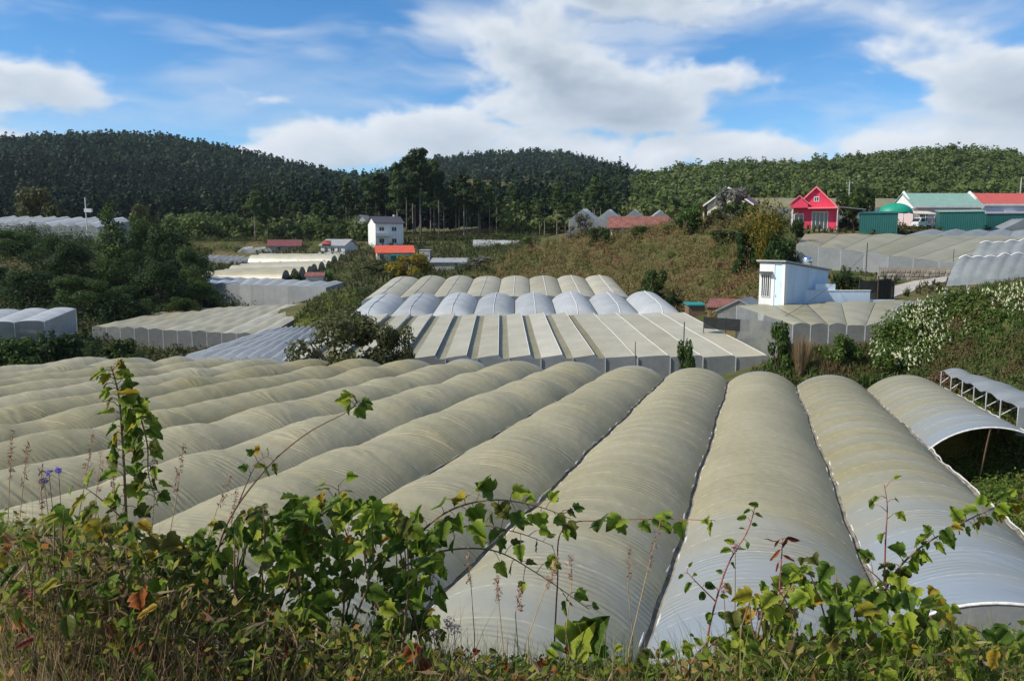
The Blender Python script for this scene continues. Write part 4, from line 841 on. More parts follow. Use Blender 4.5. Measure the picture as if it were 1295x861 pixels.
def tree_meshes(kind, seed, h, w, nleaf, leaf, mat, bark='bark'):
    r = np.random.default_rng(seed); g = G(); blobs = []
    if kind == 'pine':
        lean = r.uniform(-.03, .03, 2)*h; ax = lambda t: np.array([lean[0]*t*t, lean[1]*t*t, h*t])
        g.tube([ax(t) for t in np.linspace(-.02, .97, 9)], [max(.02, h*.013*(1-t*.85)) for t in np.linspace(0, 1, 9)], 7)
        st = r.uniform(.38, .55)
        for j in range(13):
            t = st+(1-st)*(j+.5)/13; a = r.uniform(0, 6.28); ln = w*.5*(1.05-.75*((t-st)/(1-st))**1.3)*r.uniform(.55, 1.1)
            p = ax(t); q = p+np.array([math.cos(a)*ln, math.sin(a)*ln, r.uniform(-.02, .05)*h]); g.tube([p, (p+q)/2+[0, 0, .01*h], q], [h*.004, h*.003, h*.0015], 4, False)
            for f in (.55, 1.0):
                c = p+(q-p)*f; s_ = w*.17*r.uniform(.7, 1.25); blobs.append((*c, s_, s_, s_*.6))
        blobs += [(*ax(.98), w*.12, w*.12, h*.035), (*ax(.93), w*.17, w*.17, h*.04), (*ax(.87), w*.2, w*.2, h*.04)]
    elif kind == 'broad':
        g.tube([(0, 0, -.3), (r.uniform(-.1, .1)*w, 0, h*.25), (r.uniform(-.15, .15)*w, r.uniform(-.1, .1)*w, h*.55)], [h*.03, h*.022, h*.012], 7)
        for j in range(22):
            a = r.uniform(0, 6.28); t = r.uniform(.08, .93); rad = w*.5*math.sqrt(max(.05, 1-((t-.42)/.55)**2))*r.uniform(.35, .9)
            c = np.array([math.cos(a)*rad, math.sin(a)*rad, h*t]); s_ = w*.17*r.uniform(.7, 1.3); blobs.append((*c, s_, s_, s_*.85)); g.tube([(0, 0, h*t*.55), c*.6+np.array([0, 0, h*t*.3]), c], [h*.01, h*.007, h*.003], 4, False)
    elif kind == 'shrub':
        for j in range(6): a = r.uniform(0, 6.28); g.tube([(0, 0, -.1), (math.cos(a)*w*.12, math.sin(a)*w*.12, h*.35), (math.cos(a)*w*.35, math.sin(a)*w*.35, h*.7)], [h*.02, h*.014, h*.005], 5, False)
        for j in range(18):
            a = r.uniform(0, 6.28); t = r.uniform(.12, .85); rad = w*.5*math.sqrt(max(.05, 1-(t-.15)**2/.75))*r.uniform(.2, .9); s_ = w*.15*r.uniform(.7, 1.3); blobs.append((math.cos(a)*rad, math.sin(a)*rad, h*t, s_, s_, s_*.8))
    elif kind == 'column':
        g.tube([(0, 0, -.2), (0, 0, h*.85)], [h*.02, h*.005], 6)
        for j in range(18): t = .06+.92*j/17; s_ = w*.30*math.sqrt(max(.06, 1-t**2.2)); a = r.uniform(0, 6.28); blobs.append((math.cos(a)*s_*.7, math.sin(a)*s_*.7, h*t, s_, s_, s_*.9))
    C, d = crown_points(r, nleaf, blobs); V, Fq = quads(C, leaf, r, d)
    tm = bpy.data.meshes.new('trunk'); tm.from_pydata(g.v, [], g.f); tm.materials.append(M[bark]); tm.polygons.foreach_set('use_smooth', [True]*len(tm.polygons))
    return tm, np_mesh('crown', V, Fq, M[mat])
def plant(name, label, cat, loc, meshes, rz=0, sc=1.0, group=None, trunk='trunk', crown='crown'):
    o = empty(name, loc, rz, label, cat, group); s3 = sc if hasattr(sc, '__len__') else (sc, sc, sc)
    o.scale = [float(q) for q in s3]; ob(trunk, meshes[0], o); ob(crown, meshes[1], o); return o

def forest(name, label, mat, pts, hgt, wid, nq, kinds, seed, leaf, cat='forest'):
    """a far wood that reads as one mass: many small crowns merged"""
    r = np.random.default_rng(seed); var = []
    for k in range(6):
        bl = []
        for j in range(7 if kinds == 'round' else 8):
            if kinds == 'round' or (kinds == 'mixed' and k % 3 == 0): a = r.uniform(0, 6.28); t = r.uniform(.3, .9); q = .3*math.sqrt(max(.1, 1-((t-.55)/.5)**2)); bl.append((math.cos(a)*q, math.sin(a)*q, t, .22, .22, .17))
            else: t = .32+.66*j/7; q = .30*(1.1-t); a = r.uniform(0, 6.28); bl.append((math.cos(a)*q, math.sin(a)*q, t, .27*(1.25-t), .27*(1.25-t), .09))
        C, d = crown_points(r, nq, bl, .6); nr = r.normal(size=(nq, 3))*.4+d*1.3; nr[:, 2] += .5; nr /= np.linalg.norm(nr, axis=1)[:, None]
        t = np.cross(nr, r.normal(size=(nq, 3))); t /= np.linalg.norm(t, axis=1)[:, None]; b = np.cross(nr, t); sz = (leaf*r.uniform(.6, 1.4, nq))[:, None]
        var.append((np.repeat(C, 3, 0), np.stack([-t*sz*.6, t*sz*.5+b*sz*.55, t*sz*.4-b*sz*.6], 1).reshape(-1, 3)))
    n = len(pts); k = r.integers(0, 6, n); a = r.uniform(0, 6.28, n); H_ = hgt*np.clip(np.exp(r.normal(-.08, .27, n)), .5, 1.45); W_ = wid*np.clip(np.exp(r.normal(-.05, .25, n)), .6, 1.6); out = []
    for j in range(6):
        m = np.where(k == j)[0]; C, O_ = var[j]; ca = np.cos(a[m])[:, None]; sa = np.sin(a[m])[:, None]; w_ = W_[m][:, None]
        x = C[None, :, 0]*w_+O_[None, :, 0]; y = C[None, :, 1]*w_+O_[None, :, 1]
        out.append(np.stack([x*ca-y*sa+pts[m, 0][:, None], x*sa+y*ca+pts[m, 1][:, None], C[None, :, 2]*H_[m][:, None]+O_[None, :, 2]+pts[m, 2][:, None]], -1).reshape(-1, 3))
    V = np.concatenate(out); return tag(ob(name, np_mesh(name, V, np.arange(len(V)).reshape(-1, 3), M[mat])), label, cat, kind='stuff')
def fan(n, u0, u1, D0, D1, r, seedclear=True):
    D = np.sqrt(r.uniform(D0**2, D1**2, n)); u = r.uniform(u0, u1, n); x = (u-647.5)/1000*D
    return x, D
r = np.random.default_rng(21)
def hill_pts(n, u0, u1, D0, D1, which=None):
    x, y = fan(n, u0, u1, D0, D1, r); z = gz(x, y); return np.stack([x, y, z-.3], -1)
forest('forest', 'dark pine forest covering the upper part of the big left hill', 'leaf_pine_far', hill_pts(6000, -140, 520, 600, 960), 14, 10, 70, 'mixed', 31, 2.1)
forest('forest', 'dark pine forest on the lower slopes of the left hill', 'leaf_pine_far', hill_pts(3400, -100, 440, 345, 620), 14, 9, 120, 'mixed', 35, 1.4)
forest('forest', 'dark forest on the low rounded hill in the middle distance', 'leaf_pine_far', hill_pts(2600, 430, 900, 900, 1300), 15, 12, 50, 'mixed', 32, 2.6)
forest('forest', 'sunlit green woodland on the long right-hand ridge', 'leaf_wood_far', hill_pts(4600, 640, 1420, 268, 570), 9, 8, 120, 'round', 33, 1.15)
forest('forest', 'shaded inner pine forest behind the valley houses', 'leaf_pine_far', hill_pts(1100, 300, 790, 296, 390), 17, 8, 160, 'pine', 34, 1.0)

forest('bushes', 'belt of low green trees between the far valley roofs and the pines', 'leaf_wood_far', hill_pts(420, 215, 480, 258, 300), 6.5, 6, 130, 'round', 36, .8)
# tall pines one can tell apart along the forest edge
pine_v = [tree_meshes('pine', 40+j, 24, 8.5, 1500, .95, 'leaf_pine' if j % 3 else 'leaf_pine_light', 'pale_bark') for j in range(6)]
r = np.random.default_rng(44); us = np.linspace(305, 772, 64)+r.uniform(-5, 5, 64)
for j, u in enumerate(us):
    D = r.uniform(264, 300)-(14 if u > 680 else 0); top = np.interp(u, [300, 330, 380, 430, 480, 520, 545, 560, 620, 680, 740, 775], [258, 248, 255, 236, 226, 206, 204, 224, 236, 240, 236, 238])+r.uniform(-8, 14)
    x = XU(u, D, 300); z = gz1(x, D); h = P(u, top, D)[2]-z
    lab = ('tall slender pine at the forest edge behind the valley houses' if u < 600 else 'tall thin pine with bare trunk at the forest edge left of brown bank')
    plant('pine_tree', lab, 'pine', (x, D, z-.2), pine_v[j % 6], r.uniform(0, 6.28), (h/24*r.uniform(.8, 1.0), h/24*r.uniform(.8, 1.0), h/24), 'pines behind the valley houses' if u < 600 else 'pines left of the brown bank')
big = tree_meshes('pine', 91, 30, 14, 3600, 1.1, 'leaf_pine', 'bark')
x = XU(532, 268, 250); z = gz1(x, 268); plant('pine_tree', 'tallest broad-crowned pine standing above the forest in the centre', 'pine', (x, 268, z-.3), big, 1.0, (P(532, 190, 268)[2]-z)/30)
two = tree_meshes('pine', 92, 22, 10, 2600, .9, 'leaf_pine_light', 'pale_bark')
for u, v, D, l in ((322, 243, 255, 'pale-trunked tall pine left of the far red-roofed cottage'), (338, 255, 258, 'pale-trunked pine just right of its taller twin by the cottage'), (752, 226, 268, 'bushy light green pine above the left end of brown bank')):
    x = XU(u, D, 280); z = gz1(x, D); plant('pine_tree', l, 'pine', (x, D, z-.2), two, D, (P(u, v, D)[2]-z)/22)
# dark tree mass on the left
brd = [tree_meshes('broad', 60+j, 10, 9, 7500, .38, 'leaf_dark' if j % 3 else 'leaf_mid') for j in range(5)]
col_t = tree_meshes('column', 70, 12, 6, 6500, .34, 'leaf_mid')
LT = [ # (u, top v, D, width factor, label)
 (20, 292, 150, 1.2, 'dark leafy tree at the left edge below the hilltop greenhouse'), (62, 300, 140, 1.1, 'dark leafy tree second from the left edge'), (95, 305, 132, 1.1, 'dark leafy tree in front of hilltop greenhouse'),
 (180, 268, 168, .9, 'tall thin-topped tree right of the pointed olive tree'), (215, 285, 160, 1.1, 'broad dark tree behind the beige valley greenhouse'), (245, 315, 148, 1.0, 'dark tree at the right end of the dark grove'),
 (165, 318, 135, 1.3, 'large dark tree in the middle of the left grove'), (205, 330, 128, 1.2, 'dark rounded tree in the front row of the grove'), (248, 348, 132, 1.0, 'low dark tree at the right foot of the grove'),
 (40, 340, 118, 1.3, 'dark tree in the front row above the white shelter'), (100, 350, 114, 1.3, 'dark tree in the front row left of the beige roof'), (150, 362, 118, 1.2, 'low dark tree at the corner of the beige roof'), (-25, 320, 130, 1.3, 'dark tree cut by the left edge above the shelter'),
 (225, 372, 124, .9, 'small dark tree touching the far edge of the beige roof'), (262, 378, 134, .6, 'small dark bush at the tip of the grove')]
for j, (u, v, D, wf, l) in enumerate(LT):
    x = XU(u, D, 360); z = gz1(x, D); h = P(u, v, D)[2]-z; k = h/10
    plant('leafy_tree', l, 'tree', (x, D, z-.2), brd[j % 5], j*1.3, (max(k*.8, .75)*wf, max(k*.8, .75)*wf, k), 'trees of the dark grove on the left')
x = XU(140, 138, 330); z = gz1(x, 138); plant('leafy_tree', 'pointed olive-green tree rising above the dark grove', 'tree', (x, 138, z-.2), col_t, .4, ((P(140, 256, 138)[2]-z)/12*.9,)*2+((P(140, 256, 138)[2]-z)/12,))
# single trees and shrubs
fine = tree_meshes('shrub', 97, 3, 4, 9000, .13, 'leaf_olive')
shr = {m: [tree_meshes('shrub', 80+i+len(m)*3+ord(m[0]) % 7, 3, 4, 3000, .26, 'leaf_'+m) for i in range(2)] for m in ('yellow', 'olive', 'mid', 'dark', 'bright', 'grey', 'dry')}
def bush(label, u, vtop, vbase, D, mat, wpx, var=0, name='shrub', sink=.15, zg=True):
    b = P(u, vbase, D); z = gz1(b[0], D) if zg else b[2]; h = P(u, vtop, D)[2]-z; w = wpx*D/1000
    return plant(name, label, 'shrub', (b[0], D, z-sink), (fine if name == 'olive_bush' else shr[mat][var]), u*.37, (w/4, w/4, (h+sink)/2.75), trunk='stem', crown='foliage')
bush('rounded bright yellow bush below the red-roofed valley house', 523, 322, 353, 178, 'yellow', 62, 0)
bush('sprawling olive tree where near tunnels meet the strip roof', 440, 402, 460, 60.5, 'olive', 175, 1, 'olive_bush')
bush('small dark end of the olive tree beside the strip roof', 497, 416, 460, 60, 'olive', 74, 0, 'olive_bush')
bush('bright green round shrub at the foot of the brown bank', 826, 345, 384, 106, 'mid', 42, 0)
bush('dark spreading shrub right of the round green one', 852, 372, 388, 100, 'dark', 30, 1)
bush('green bush in front of the farmhouse on brown bank', 758, 288, 312, 140, 'dark', 34, 0)
bush('yellow-green bush right of the farmhouse wall', 812, 286, 310, 139, 'mid', 40, 1)
bush('bright bush above the farmhouse end', 843, 284, 310, 137, 'bright', 26, 0)
bush('tall dark leafy tree between farmhouse and red-roofed house', 872, 262, 318, 131, 'mid', 44, 1)
bush('dark shrub left of the bamboo', 915, 292, 325, 122, 'dark', 50, 0)
bush('greyish bare bush in front of the red-roofed house', 925, 240, 290, 134, 'grey', 52, 1)
bush('broad dark bush hiding the wall of the red-roofed house', 938, 258, 296, 132, 'mid', 50, 0)
bush('low green bush below the red-roofed house eave', 903, 266, 298, 131, 'olive', 36, 1)
bush('greyish bare bush beside the gabled greenhouse', 735, 272, 300, 148, 'grey', 34, 0)
bush('dark bush below the bamboo clump', 990, 300, 345, 98, 'dark', 46, 1)
bush('dark tree to the left of the bamboo clump', 945, 288, 340, 104, 'dark', 40, 0)
bush('hedge-like green tree behind the carport', 1078, 246, 292, 128, 'mid', 48, 1)
bush('narrow dark conifer-like tree right of the carport', 1097, 240, 292, 131, 'dark', 18, 0)
bush('dark clipped bush by the pink house porch', 1008, 278, 297, 118, 'dark', 22, 0)
bush('green hedge between the blue house and the lane', 1072, 345, 368, 82, 'dark', 52, 1)
bush('bright green bush in front of the net wall', 985, 414, 462, 53, 'mid', 44, 0)
bush('lime-green low bush before the olive net greenhouse', 1060, 424, 465, 52, 'bright', 48, 1)
bush('thin leafy sapling at the edge of the strip roof', 868, 437, 466, 55.5, 'mid', 32, 0, 'sapling')
bush('grey-green bush beside the hilltop greenhouse', 55, 242, 292, 232, 'olive', 60, 0)
bush('dark bush at the right end of hilltop greenhouse', 175, 262, 300, 225, 'olive', 60, 1)
bush('light bush at the left end of brown bank', 668, 300, 330, 158, 'bright', 26, 0)
bush('leafy bush in the valley before the small white house', 378, 345, 358, 175, 'dark', 34, 1)
bush('dark bush left of the little brown-roofed shed', 362, 347, 360, 178, 'dark', 20, 0)
bush('bright small bush right of the little brown-roofed shed', 416, 344, 358, 163, 'bright', 16, 1)
bush('shrub below the orange-red roofed house', 470, 330, 352, 190, 'olive', 46, 0)
bush('grey brush at the right of the low grey shed', 608, 326, 350, 165, 'grey', 70, 1)
bush('dark shrub at the foot of the grey brush', 622, 338, 352, 152, 'dark', 26, 0)
bush('orange-flecked low bush left of the beige roof corner', 150, 432, 455, 82, 'mid', 50, 0)
bush('dark low bush below the white film shelter', 78, 420, 458, 80, 'dark', 70, 1)
bush('green low bush at left edge below the white shelter', 15, 432, 466, 76, 'mid', 70, 0)
BN = {300: 'above the small film shelter', 285: 'above the ribbed greenhouse', 270: 'leftmost beside the dark grove', 352: 'just above the grey cottage', 378: 'right above the grey cottage', 402: 'above left of the small white house', 440: 'beside the tiny gabled house', 432: 'behind the small white house', 545: 'behind the concrete hut', 575: 'right of the white three-storey house', 600: 'left above the single grey tunnel', 630: 'above the single grey tunnel', 660: 'right end of the single grey tunnel'}
for u, v0, D in ((300, 300, 262), (285, 306, 258), (270, 308, 256), (352, 296, 262), (378, 296, 264), (402, 292, 266), (440, 290, 262), (432, 300, 250), (545, 296, 262), (575, 298, 258), (600, 300, 262), (630, 296, 258), (660, 300, 240)):
    bush('round '+['mid-green', 'dark green', 'olive'][u % 3]+' bush at the pine foot, '+BN[u], u, v0, 316, D, ['mid', 'dark', 'olive'][u % 3], 26+u % 13, u % 2)['group'] = 'bushes at the foot of the pines'
# bamboo clump
def bamboo():
    D = 101; b = P(968, 322, D); z = gz1(b[0], D); h = P(968, 248, D)[2]-z; r = np.random.default_rng(17); k = h/9
    o = empty('bamboo_clump', (b[0], D, z), 0, 'tall yellow-green bamboo clump left of the pink house', 'bamboo'); C = []
    for j in range(44):
        a = r.uniform(0, 6.28); sp = r.uniform(.2, 3.3); pts = [np.array([math.cos(a)*(.3+sp*t*t), math.sin(a)*(.3+sp*t*t), h*r.uniform(.75, 1.0)*t]) for t in (0,)]; hh = h*r.uniform(.65, 1.05)
        pts = [np.array([math.cos(a)*(.35+sp*t**1.8), math.sin(a)*(.35+sp*t**1.8), hh*(t-.10*t**3*sp/2)]) for t in np.linspace(0, 1, 7)]
        mk('cane', G().tube(pts, [.07, .065, .06, .05, .04, .03, .015], 5), M['bamboo_cane'], o, True)
        for q in range(120):
            t = r.uniform(.18, 1.0)**.8; i = min(5, int(t*6)); p = pts[i]*(1-(t*6-i))+pts[i+1]*(t*6-i); C.append(p+r.normal(0, .22+.28*t, 3))
    C = np.array(C); V, Fq = quads(C, .46, r, None, .3, .34); ob('foliage', np_mesh('foliage', V, Fq, M['bamboo']), o)
bamboo()

# undergrowth that nobody could count: low clumps of leaves over the slopes
def cover(name, label, mat, boxes, leaf, per, seed, cat='undergrowth', aspect=.5, clearing=0.02, up=.4):
    r = np.random.default_rng(seed); Cs = []; Ds = []
    for (u0, u1, D0, D1, n, rad, h) in boxes:
        x, y = fan(n, u0, u1, D0, D1, r); ok = clear_mask(x, y, clearing); x, y = x[ok], y[ok]
        if not len(x): continue
        z = gz(x, y); m = len(x); R_ = rad*r.uniform(.5, 1.5, m); H_ = h*r.uniform(.35, 1.4, m)
        d = r.normal(size=(m, per, 3)); d[..., 2] = np.abs(d[..., 2]); d /= np.linalg.norm(d, axis=2)[..., None]; q = (.5+.5*r.random((m, per))**.5)[..., None]
        c = np.stack([x, y, z], -1)[:, None]+d*q*np.stack([R_, R_, H_], -1)[:, None]; Cs.append(c.reshape(-1, 3)); Ds.append(d.reshape(-1, 3))
    C = np.concatenate(Cs); V, Fq = quads(C, leaf, r, np.concatenate(Ds), up, aspect)
    return tag(ob(name, np_mesh(name, V, Fq, M[mat])), label, cat, kind='stuff')
cover('dry_scrub', 'dry brown and olive scrub covering the bank below the farmhouse', 'leaf_dry', [(640, 975, 98, 150, 1900, .8, 1.4), (640, 975, 100, 148, 420, 1.6, 3.1), (640, 975, 104, 146, 90, 2.2, 4.0), (600, 660, 120, 175, 260, .9, 1.2), (900, 985, 84, 118, 260, .8, 1.2)], .30, 56, 71, aspect=.34)
cover('bank_scrub', 'green and russet undergrowth on the right-hand bank', 'leaf_bank', [(1150, 1420, 42, 56, 900, .5, .6), (1240, 1440, 29, 42, 1100, .4, .45), (955, 1140, 48.6, 56, 500, .4, .55), (1190, 1420, 20, 31, 1000, .3, .32), (1125, 1230, 46, 52, 300, .45, .6)], .14, 46, 72)
cover('valley_bushes', 'mixed green undergrowth around the valley greenhouses', 'leaf_cover', [(-60, 360, 66, 98, 900, .8, 1.1), (370, 470, 76, 150, 420, .8, .9), (240, 680, 140, 262, 1500, 1.4, 1.7), (360, 470, 150, 235, 260, 1.8, 2.6), (520, 680, 150, 235, 260, 1.8, 2.6), (235, 345, 225, 262, 260, 1.5, 2.2), (225, 700, 256, 294, 700, 1.7, 2.4), (960, 1320, 73, 130, 420, .6, .8), (1000, 1320, 120, 190, 300, 1, 1.2)], .36, 36, 73)
cover('grove_undergrowth', 'dark undergrowth filling the grove on the left', 'leaf_dark', [(-120, 285, 104, 200, 1500, 1.7, 3.0), (-60, 130, 84, 106, 160, 1.2, 1.6)], .45, 48, 74)
cover('bank_grass', 'bright grass on the slope beside the middle greenhouse', 'grass', [(372, 452, 84, 135, 700, .5, .9), (1235, 1330, 21, 30, 500, .25, .35), (240, 420, 232, 262, 300, 1.2, .8)], .30, 30, 75, aspect=.2)

cover('crop_rows', 'bright green crop under and beside the open tunnel end', 'leaf_bright', [(1165, 1310, 21, 34, 700, .3, .8)], .12, 40, 76, 'crop')
def tufts(name, label, mat, boxes, seed, cat='grass', per=12):
    r = np.random.default_rng(seed); out = []
    for (u0, u1, D0, D1, n, h, w) in boxes:
        x, y = fan(n, u0, u1, D0, D1, r); ok = clear_mask(x, y, .02); x, y = x[ok], y[ok]; z = gz(x, y); m = len(x)
        H_ = h*r.uniform(.4, 1.3, (m, per)); a = r.uniform(0, 6.28, (m, per)); sp = r.uniform(.1, .55, (m, per))*H_; px = np.stack([-np.sin(a), np.cos(a), 0*a], -1)*w; ro = np.stack([np.cos(a), np.sin(a), 0*a], -1)
        b = np.stack([x, y, z-.05], -1)[:, None]+ro*(.15*h*r.random((m, per)))[..., None]; t = b+ro*sp[..., None]; t[..., 2] += H_; mid = b+ro*(sp*.3)[..., None]; mid[..., 2] += H_*.6
        out.append(np.stack([b-px*.6, b+px*.6, mid+px, t, mid-px], 2).reshape(-1, 3))
    V = np.concatenate(out); k = np.arange(len(V)//5)[:, None]*5
    T = np.concatenate([np.concatenate([k, k+1, k+2], 1), np.concatenate([k, k+2, k+4], 1), np.concatenate([k+4, k+2, k+3], 1)])
    return tag(ob(name, np_mesh(name, V, T, M[mat])), label, cat, kind='stuff')
tufts('tall_dry_grass', 'tall tan and russet grass standing on the brown bank', 'leaf_dry', [(640, 975, 98, 150, 650, 1.2, .06), (600, 665, 125, 175, 120, 1.1, .06), (900, 985, 84, 118, 140, 1.0, .06)], 91)
tufts('bank_tall_grass', 'tussocks of grass on the right-hand bank', 'leaf_bank', [(1150, 1420, 42, 56, 700, .7, .035), (1240, 1440, 29, 42, 700, .55, .03), (955, 1140, 48.6, 56, 500, .7, .035), (1190, 1420, 20, 31, 500, .4, .02)], 92)
tufts('valley_grass', 'long grass around the valley greenhouses', 'leaf_cover', [(-60, 360, 66, 98, 500, .9, .05), (370, 470, 76, 150, 700, .9, .06), (240, 680, 140, 262, 1500, 1.3, .11), (960, 1320, 73, 130, 500, .8, .06)], 93)
def flower_bush():
    r = np.random.default_rng(81); n = 150; u = r.uniform(1112, 1290, n); t = r.random(n)
    base = P(1185, 440, 51); bz_ = gz1(base[0], 51); root = empty('flowering_bush', (base[0], 51, bz_), 0, 'large bush covered in white trumpet flowers on right bank', 'bush')
    o0 = np.array([base[0], 51, bz_]); bl = []; st = G()
    for i in range(n):
        D = 49.6+4.2*t[i]; lo = np.interp(u[i], [1105, 1140, 1200, 1290], [452, 464, 470, 450]); hi = np.interp(u[i], [1105, 1140, 1180, 1230, 1275], [420, 395, 375, 368, 385])
        v = lo+(hi-lo)*np.clip(t[i]+r.normal(0, .06), 0, 1); p = P(u[i], v, D); g_ = gz1(p[0], p[1]); p[2] = max(p[2], g_+.2)
        s_ = r.uniform(.45, .8); bl.append((*(p-o0), s_, s_, s_*.85)); mk('stem', G().tube([np.array([p[0], p[1]+.2, g_-.1])-o0, p-o0], [.05, .015], 5, False), M['bark'], root)
    C, d = crown_points(r, 19000, bl, .6); V, Fq = quads(C, .20, r, d, .4, .55); ob('foliage', np_mesh('foliage', V, Fq, M['leaf_bright']), root)
    C, d = crown_points(r, 3600, bl, .95); uu = 647.5+1000*(C[:, 0]+o0[0])/(C[:, 1]+51); patch = np.sin(uu*.06)+np.sin(C[:, 2]*2.3+uu*.03)
    k = (d[:, 1] < .35) & (patch+r.normal(0, .6, len(C)) > .1); C = C[k]; d = d[k]; n = len(C); V = []; Fq = []
    for i in range(n):                                    # drooping trumpet: narrow top, flared mouth
        ax = np.array([d[i, 0]*.5, d[i, 1]*.5-.2, -.7]); ax /= np.linalg.norm(ax); a = np.cross(ax, [1, .3, .2]); a /= np.linalg.norm(a); b = np.cross(ax, a); L_ = r.uniform(.17, .27); q = C[i]+d[i]*.06; m = len(V)
        for rad, tt_ in ((.012, 0), (.03, .55), (.085, 1.0)):
            for j in range(5): an = j*1.2566; V.append(q+ax*L_*tt_+rad*(math.cos(an)*a+math.sin(an)*b))
        for k2 in range(2):
            for j in range(5): Fq.append((m+k2*5+j, m+k2*5+(j+1) % 5, m+k2*5+5+(j+1) % 5, m+k2*5+5+j))
    o = ob('blossoms', np_mesh('blossoms', np.array(V), np.array(Fq), M['petal']), root); o['kind'] = 'stuff'
flower_bush()
def grass_clump():
    r = np.random.default_rng(83); D = 51.5; b = P(1012, 474, D); z = gz1(b[0], D); root = empty('grass_clump', (b[0], D, z), 0, 'tall clump of dry reedy grass behind the near tunnels', 'grass')
    V = []; Fq = []
    for i in range(420):
        a = r.uniform(0, 6.28); sp = r.uniform(.05, .9); h = r.uniform(1.6, 3.2); w = r.uniform(.015, .03); m = len(V); px = np.array([-math.sin(a), math.cos(a), 0])
        for t in (0, .4, .75, 1.0):
            c = np.array([math.cos(a)*(.25+sp*t**1.8), math.sin(a)*(.25+sp*t**1.8), h*(t-.12*sp*t**3)]); V += [c-px*w*(1.05-t), c+px*w*(1.05-t)]
        for k in range(3): Fq.append((m+2*k, m+2*k+1, m+2*k+3, m+2*k+2))
    ob('blades', np_mesh('blades', np.array(V), np.array(Fq), M['dry_grass']), root)
grass_clump()

# ------------------------------------------------------------------ foreground vines and weeds on the photographer's bank
def vine_leaf_mat(name, stops, transl=.5, gloss=.22):
    m, nt, b, o = mat_base(name); oi = nt.nodes.new('ShaderNodeObjectInfo'); col = ramp(nt, oi.outputs['Random'], stops)
    f = nz(nt, 5, 4, .65); mx = nt.nodes.new('ShaderNodeMix'); mx.data_type = 'RGBA'; mx.blend_type = 'MULTIPLY'; mx.inputs[0].default_value = .75
    nt.links.new(col, mx.inputs[6]); nt.links.new(ramp(nt, f, [(.3, (.55, .6, .5)), (.55, (1, 1, 1)), (.75, (1.2, 1.05, .7))]), mx.inputs[7])
    tc = nt.nodes.new('ShaderNodeTexCoord'); sp = nt.nodes.new('ShaderNodeSeparateXYZ'); nt.links.new(tc.outputs['Object'], sp.inputs[0])
    ab = nt.nodes.new('ShaderNodeMath'); ab.operation = 'ABSOLUTE'; nt.links.new(sp.outputs[0], ab.inputs[0])
    # side veins rise toward the tip: bands in (y - 0.9|x|)
    v = nt.nodes.new('ShaderNodeMath'); v.operation = 'MULTIPLY_ADD'; nt.links.new(ab.outputs[0], v.inputs[0]); v.inputs[1].default_value = -.9; nt.links.new(sp.outputs[1], v.inputs[2])
    w = nt.nodes.new('ShaderNodeMath'); w.operation = 'PINGPONG'; nt.links.new(v.outputs[0], w.inputs[0]); w.inputs[1].default_value = .085
    mn = nt.nodes.new('ShaderNodeMath'); mn.operation = 'MINIMUM'; nt.links.new(w.outputs[0], mn.inputs[0]); nt.links.new(ab.outputs[0], mn.inputs[1])
    vm = nt.nodes.new('ShaderNodeMapRange'); nt.links.new(mn.outputs[0], vm.inputs[0]); vm.inputs[1].default_value = .004; vm.inputs[2].default_value = .022; vm.inputs[3].default_value = .45; vm.inputs[4].default_value = 0
    m2 = nt.nodes.new('ShaderNodeMix'); m2.data_type = 'RGBA'; nt.links.new(vm.outputs[0], m2.inputs[0]); nt.links.new(mx.outputs[2], m2.inputs[6])
    br = nt.nodes.new('ShaderNodeMix'); br.data_type = 'RGBA'; br.blend_type = 'ADD'; br.inputs[0].default_value = 1; nt.links.new(mx.outputs[2], br.inputs[6]); br.inputs[7].default_value = (.07, .085, .03, 1); nt.links.new(br.outputs[2], m2.inputs[7])
    col = m2.outputs[2]; nt.links.new(col, b.inputs['Base Color']); b.inputs['Roughness'].default_value = .42; b.inputs['Specular IOR Level'].default_value = gloss
    bump(nt, vm.outputs[0], .35, .02, b)
    t = nt.nodes.new('ShaderNodeBsdfTranslucent'); nt.links.new(col, t.inputs[0]); ms = nt.nodes.new('ShaderNodeMixShader'); ms.inputs[0].default_value = transl
    nt.links.new(b.outputs[0], ms.inputs[1]); nt.links.new(t.outputs[0], ms.inputs[2]); nt.links.new(ms.outputs[0], o.inputs[0]); return m
VM = {'green': vine_leaf_mat('vine_green', [(0, (.075, .135, .022)), (.5, (.14, .215, .03)), (1, (.23, .30, .042))]),
      'lime': vine_leaf_mat('vine_lime', [(0, (.18, .28, .03)), (.5, (.27, .36, .035)), (1, (.38, .42, .05))]),
      'yellow': vine_leaf_mat('vine_yellow', [(0, (.28, .27, .03)), (.6, (.42, .34, .035)), (1, (.48, .26, .03))]),
      'olive': vine_leaf_mat('vine_olive', [(0, (.10, .12, .025)), (.6, (.17, .17, .035)), (1, (.26, .20, .05))]),
      'red': vine_leaf_mat('vine_red', [(0, (.12, .018, .015)), (.6, (.26, .06, .03)), (1, (.42, .13, .04))])}
VM['stem'] = surf('vine_stem', (.17, .10, .055), .7, .3, 30); VM['red_stem'] = surf('vine_red_stem', (.30, .10, .08), .6, .3, 30); VM['straw'] = surf('straw', (.38, .27, .13), .8, .25, 20); VM['plume'] = leafy('plume', [(0, (.24, .12, .09)), (1, (.42, .26, .19))], .3, .1)
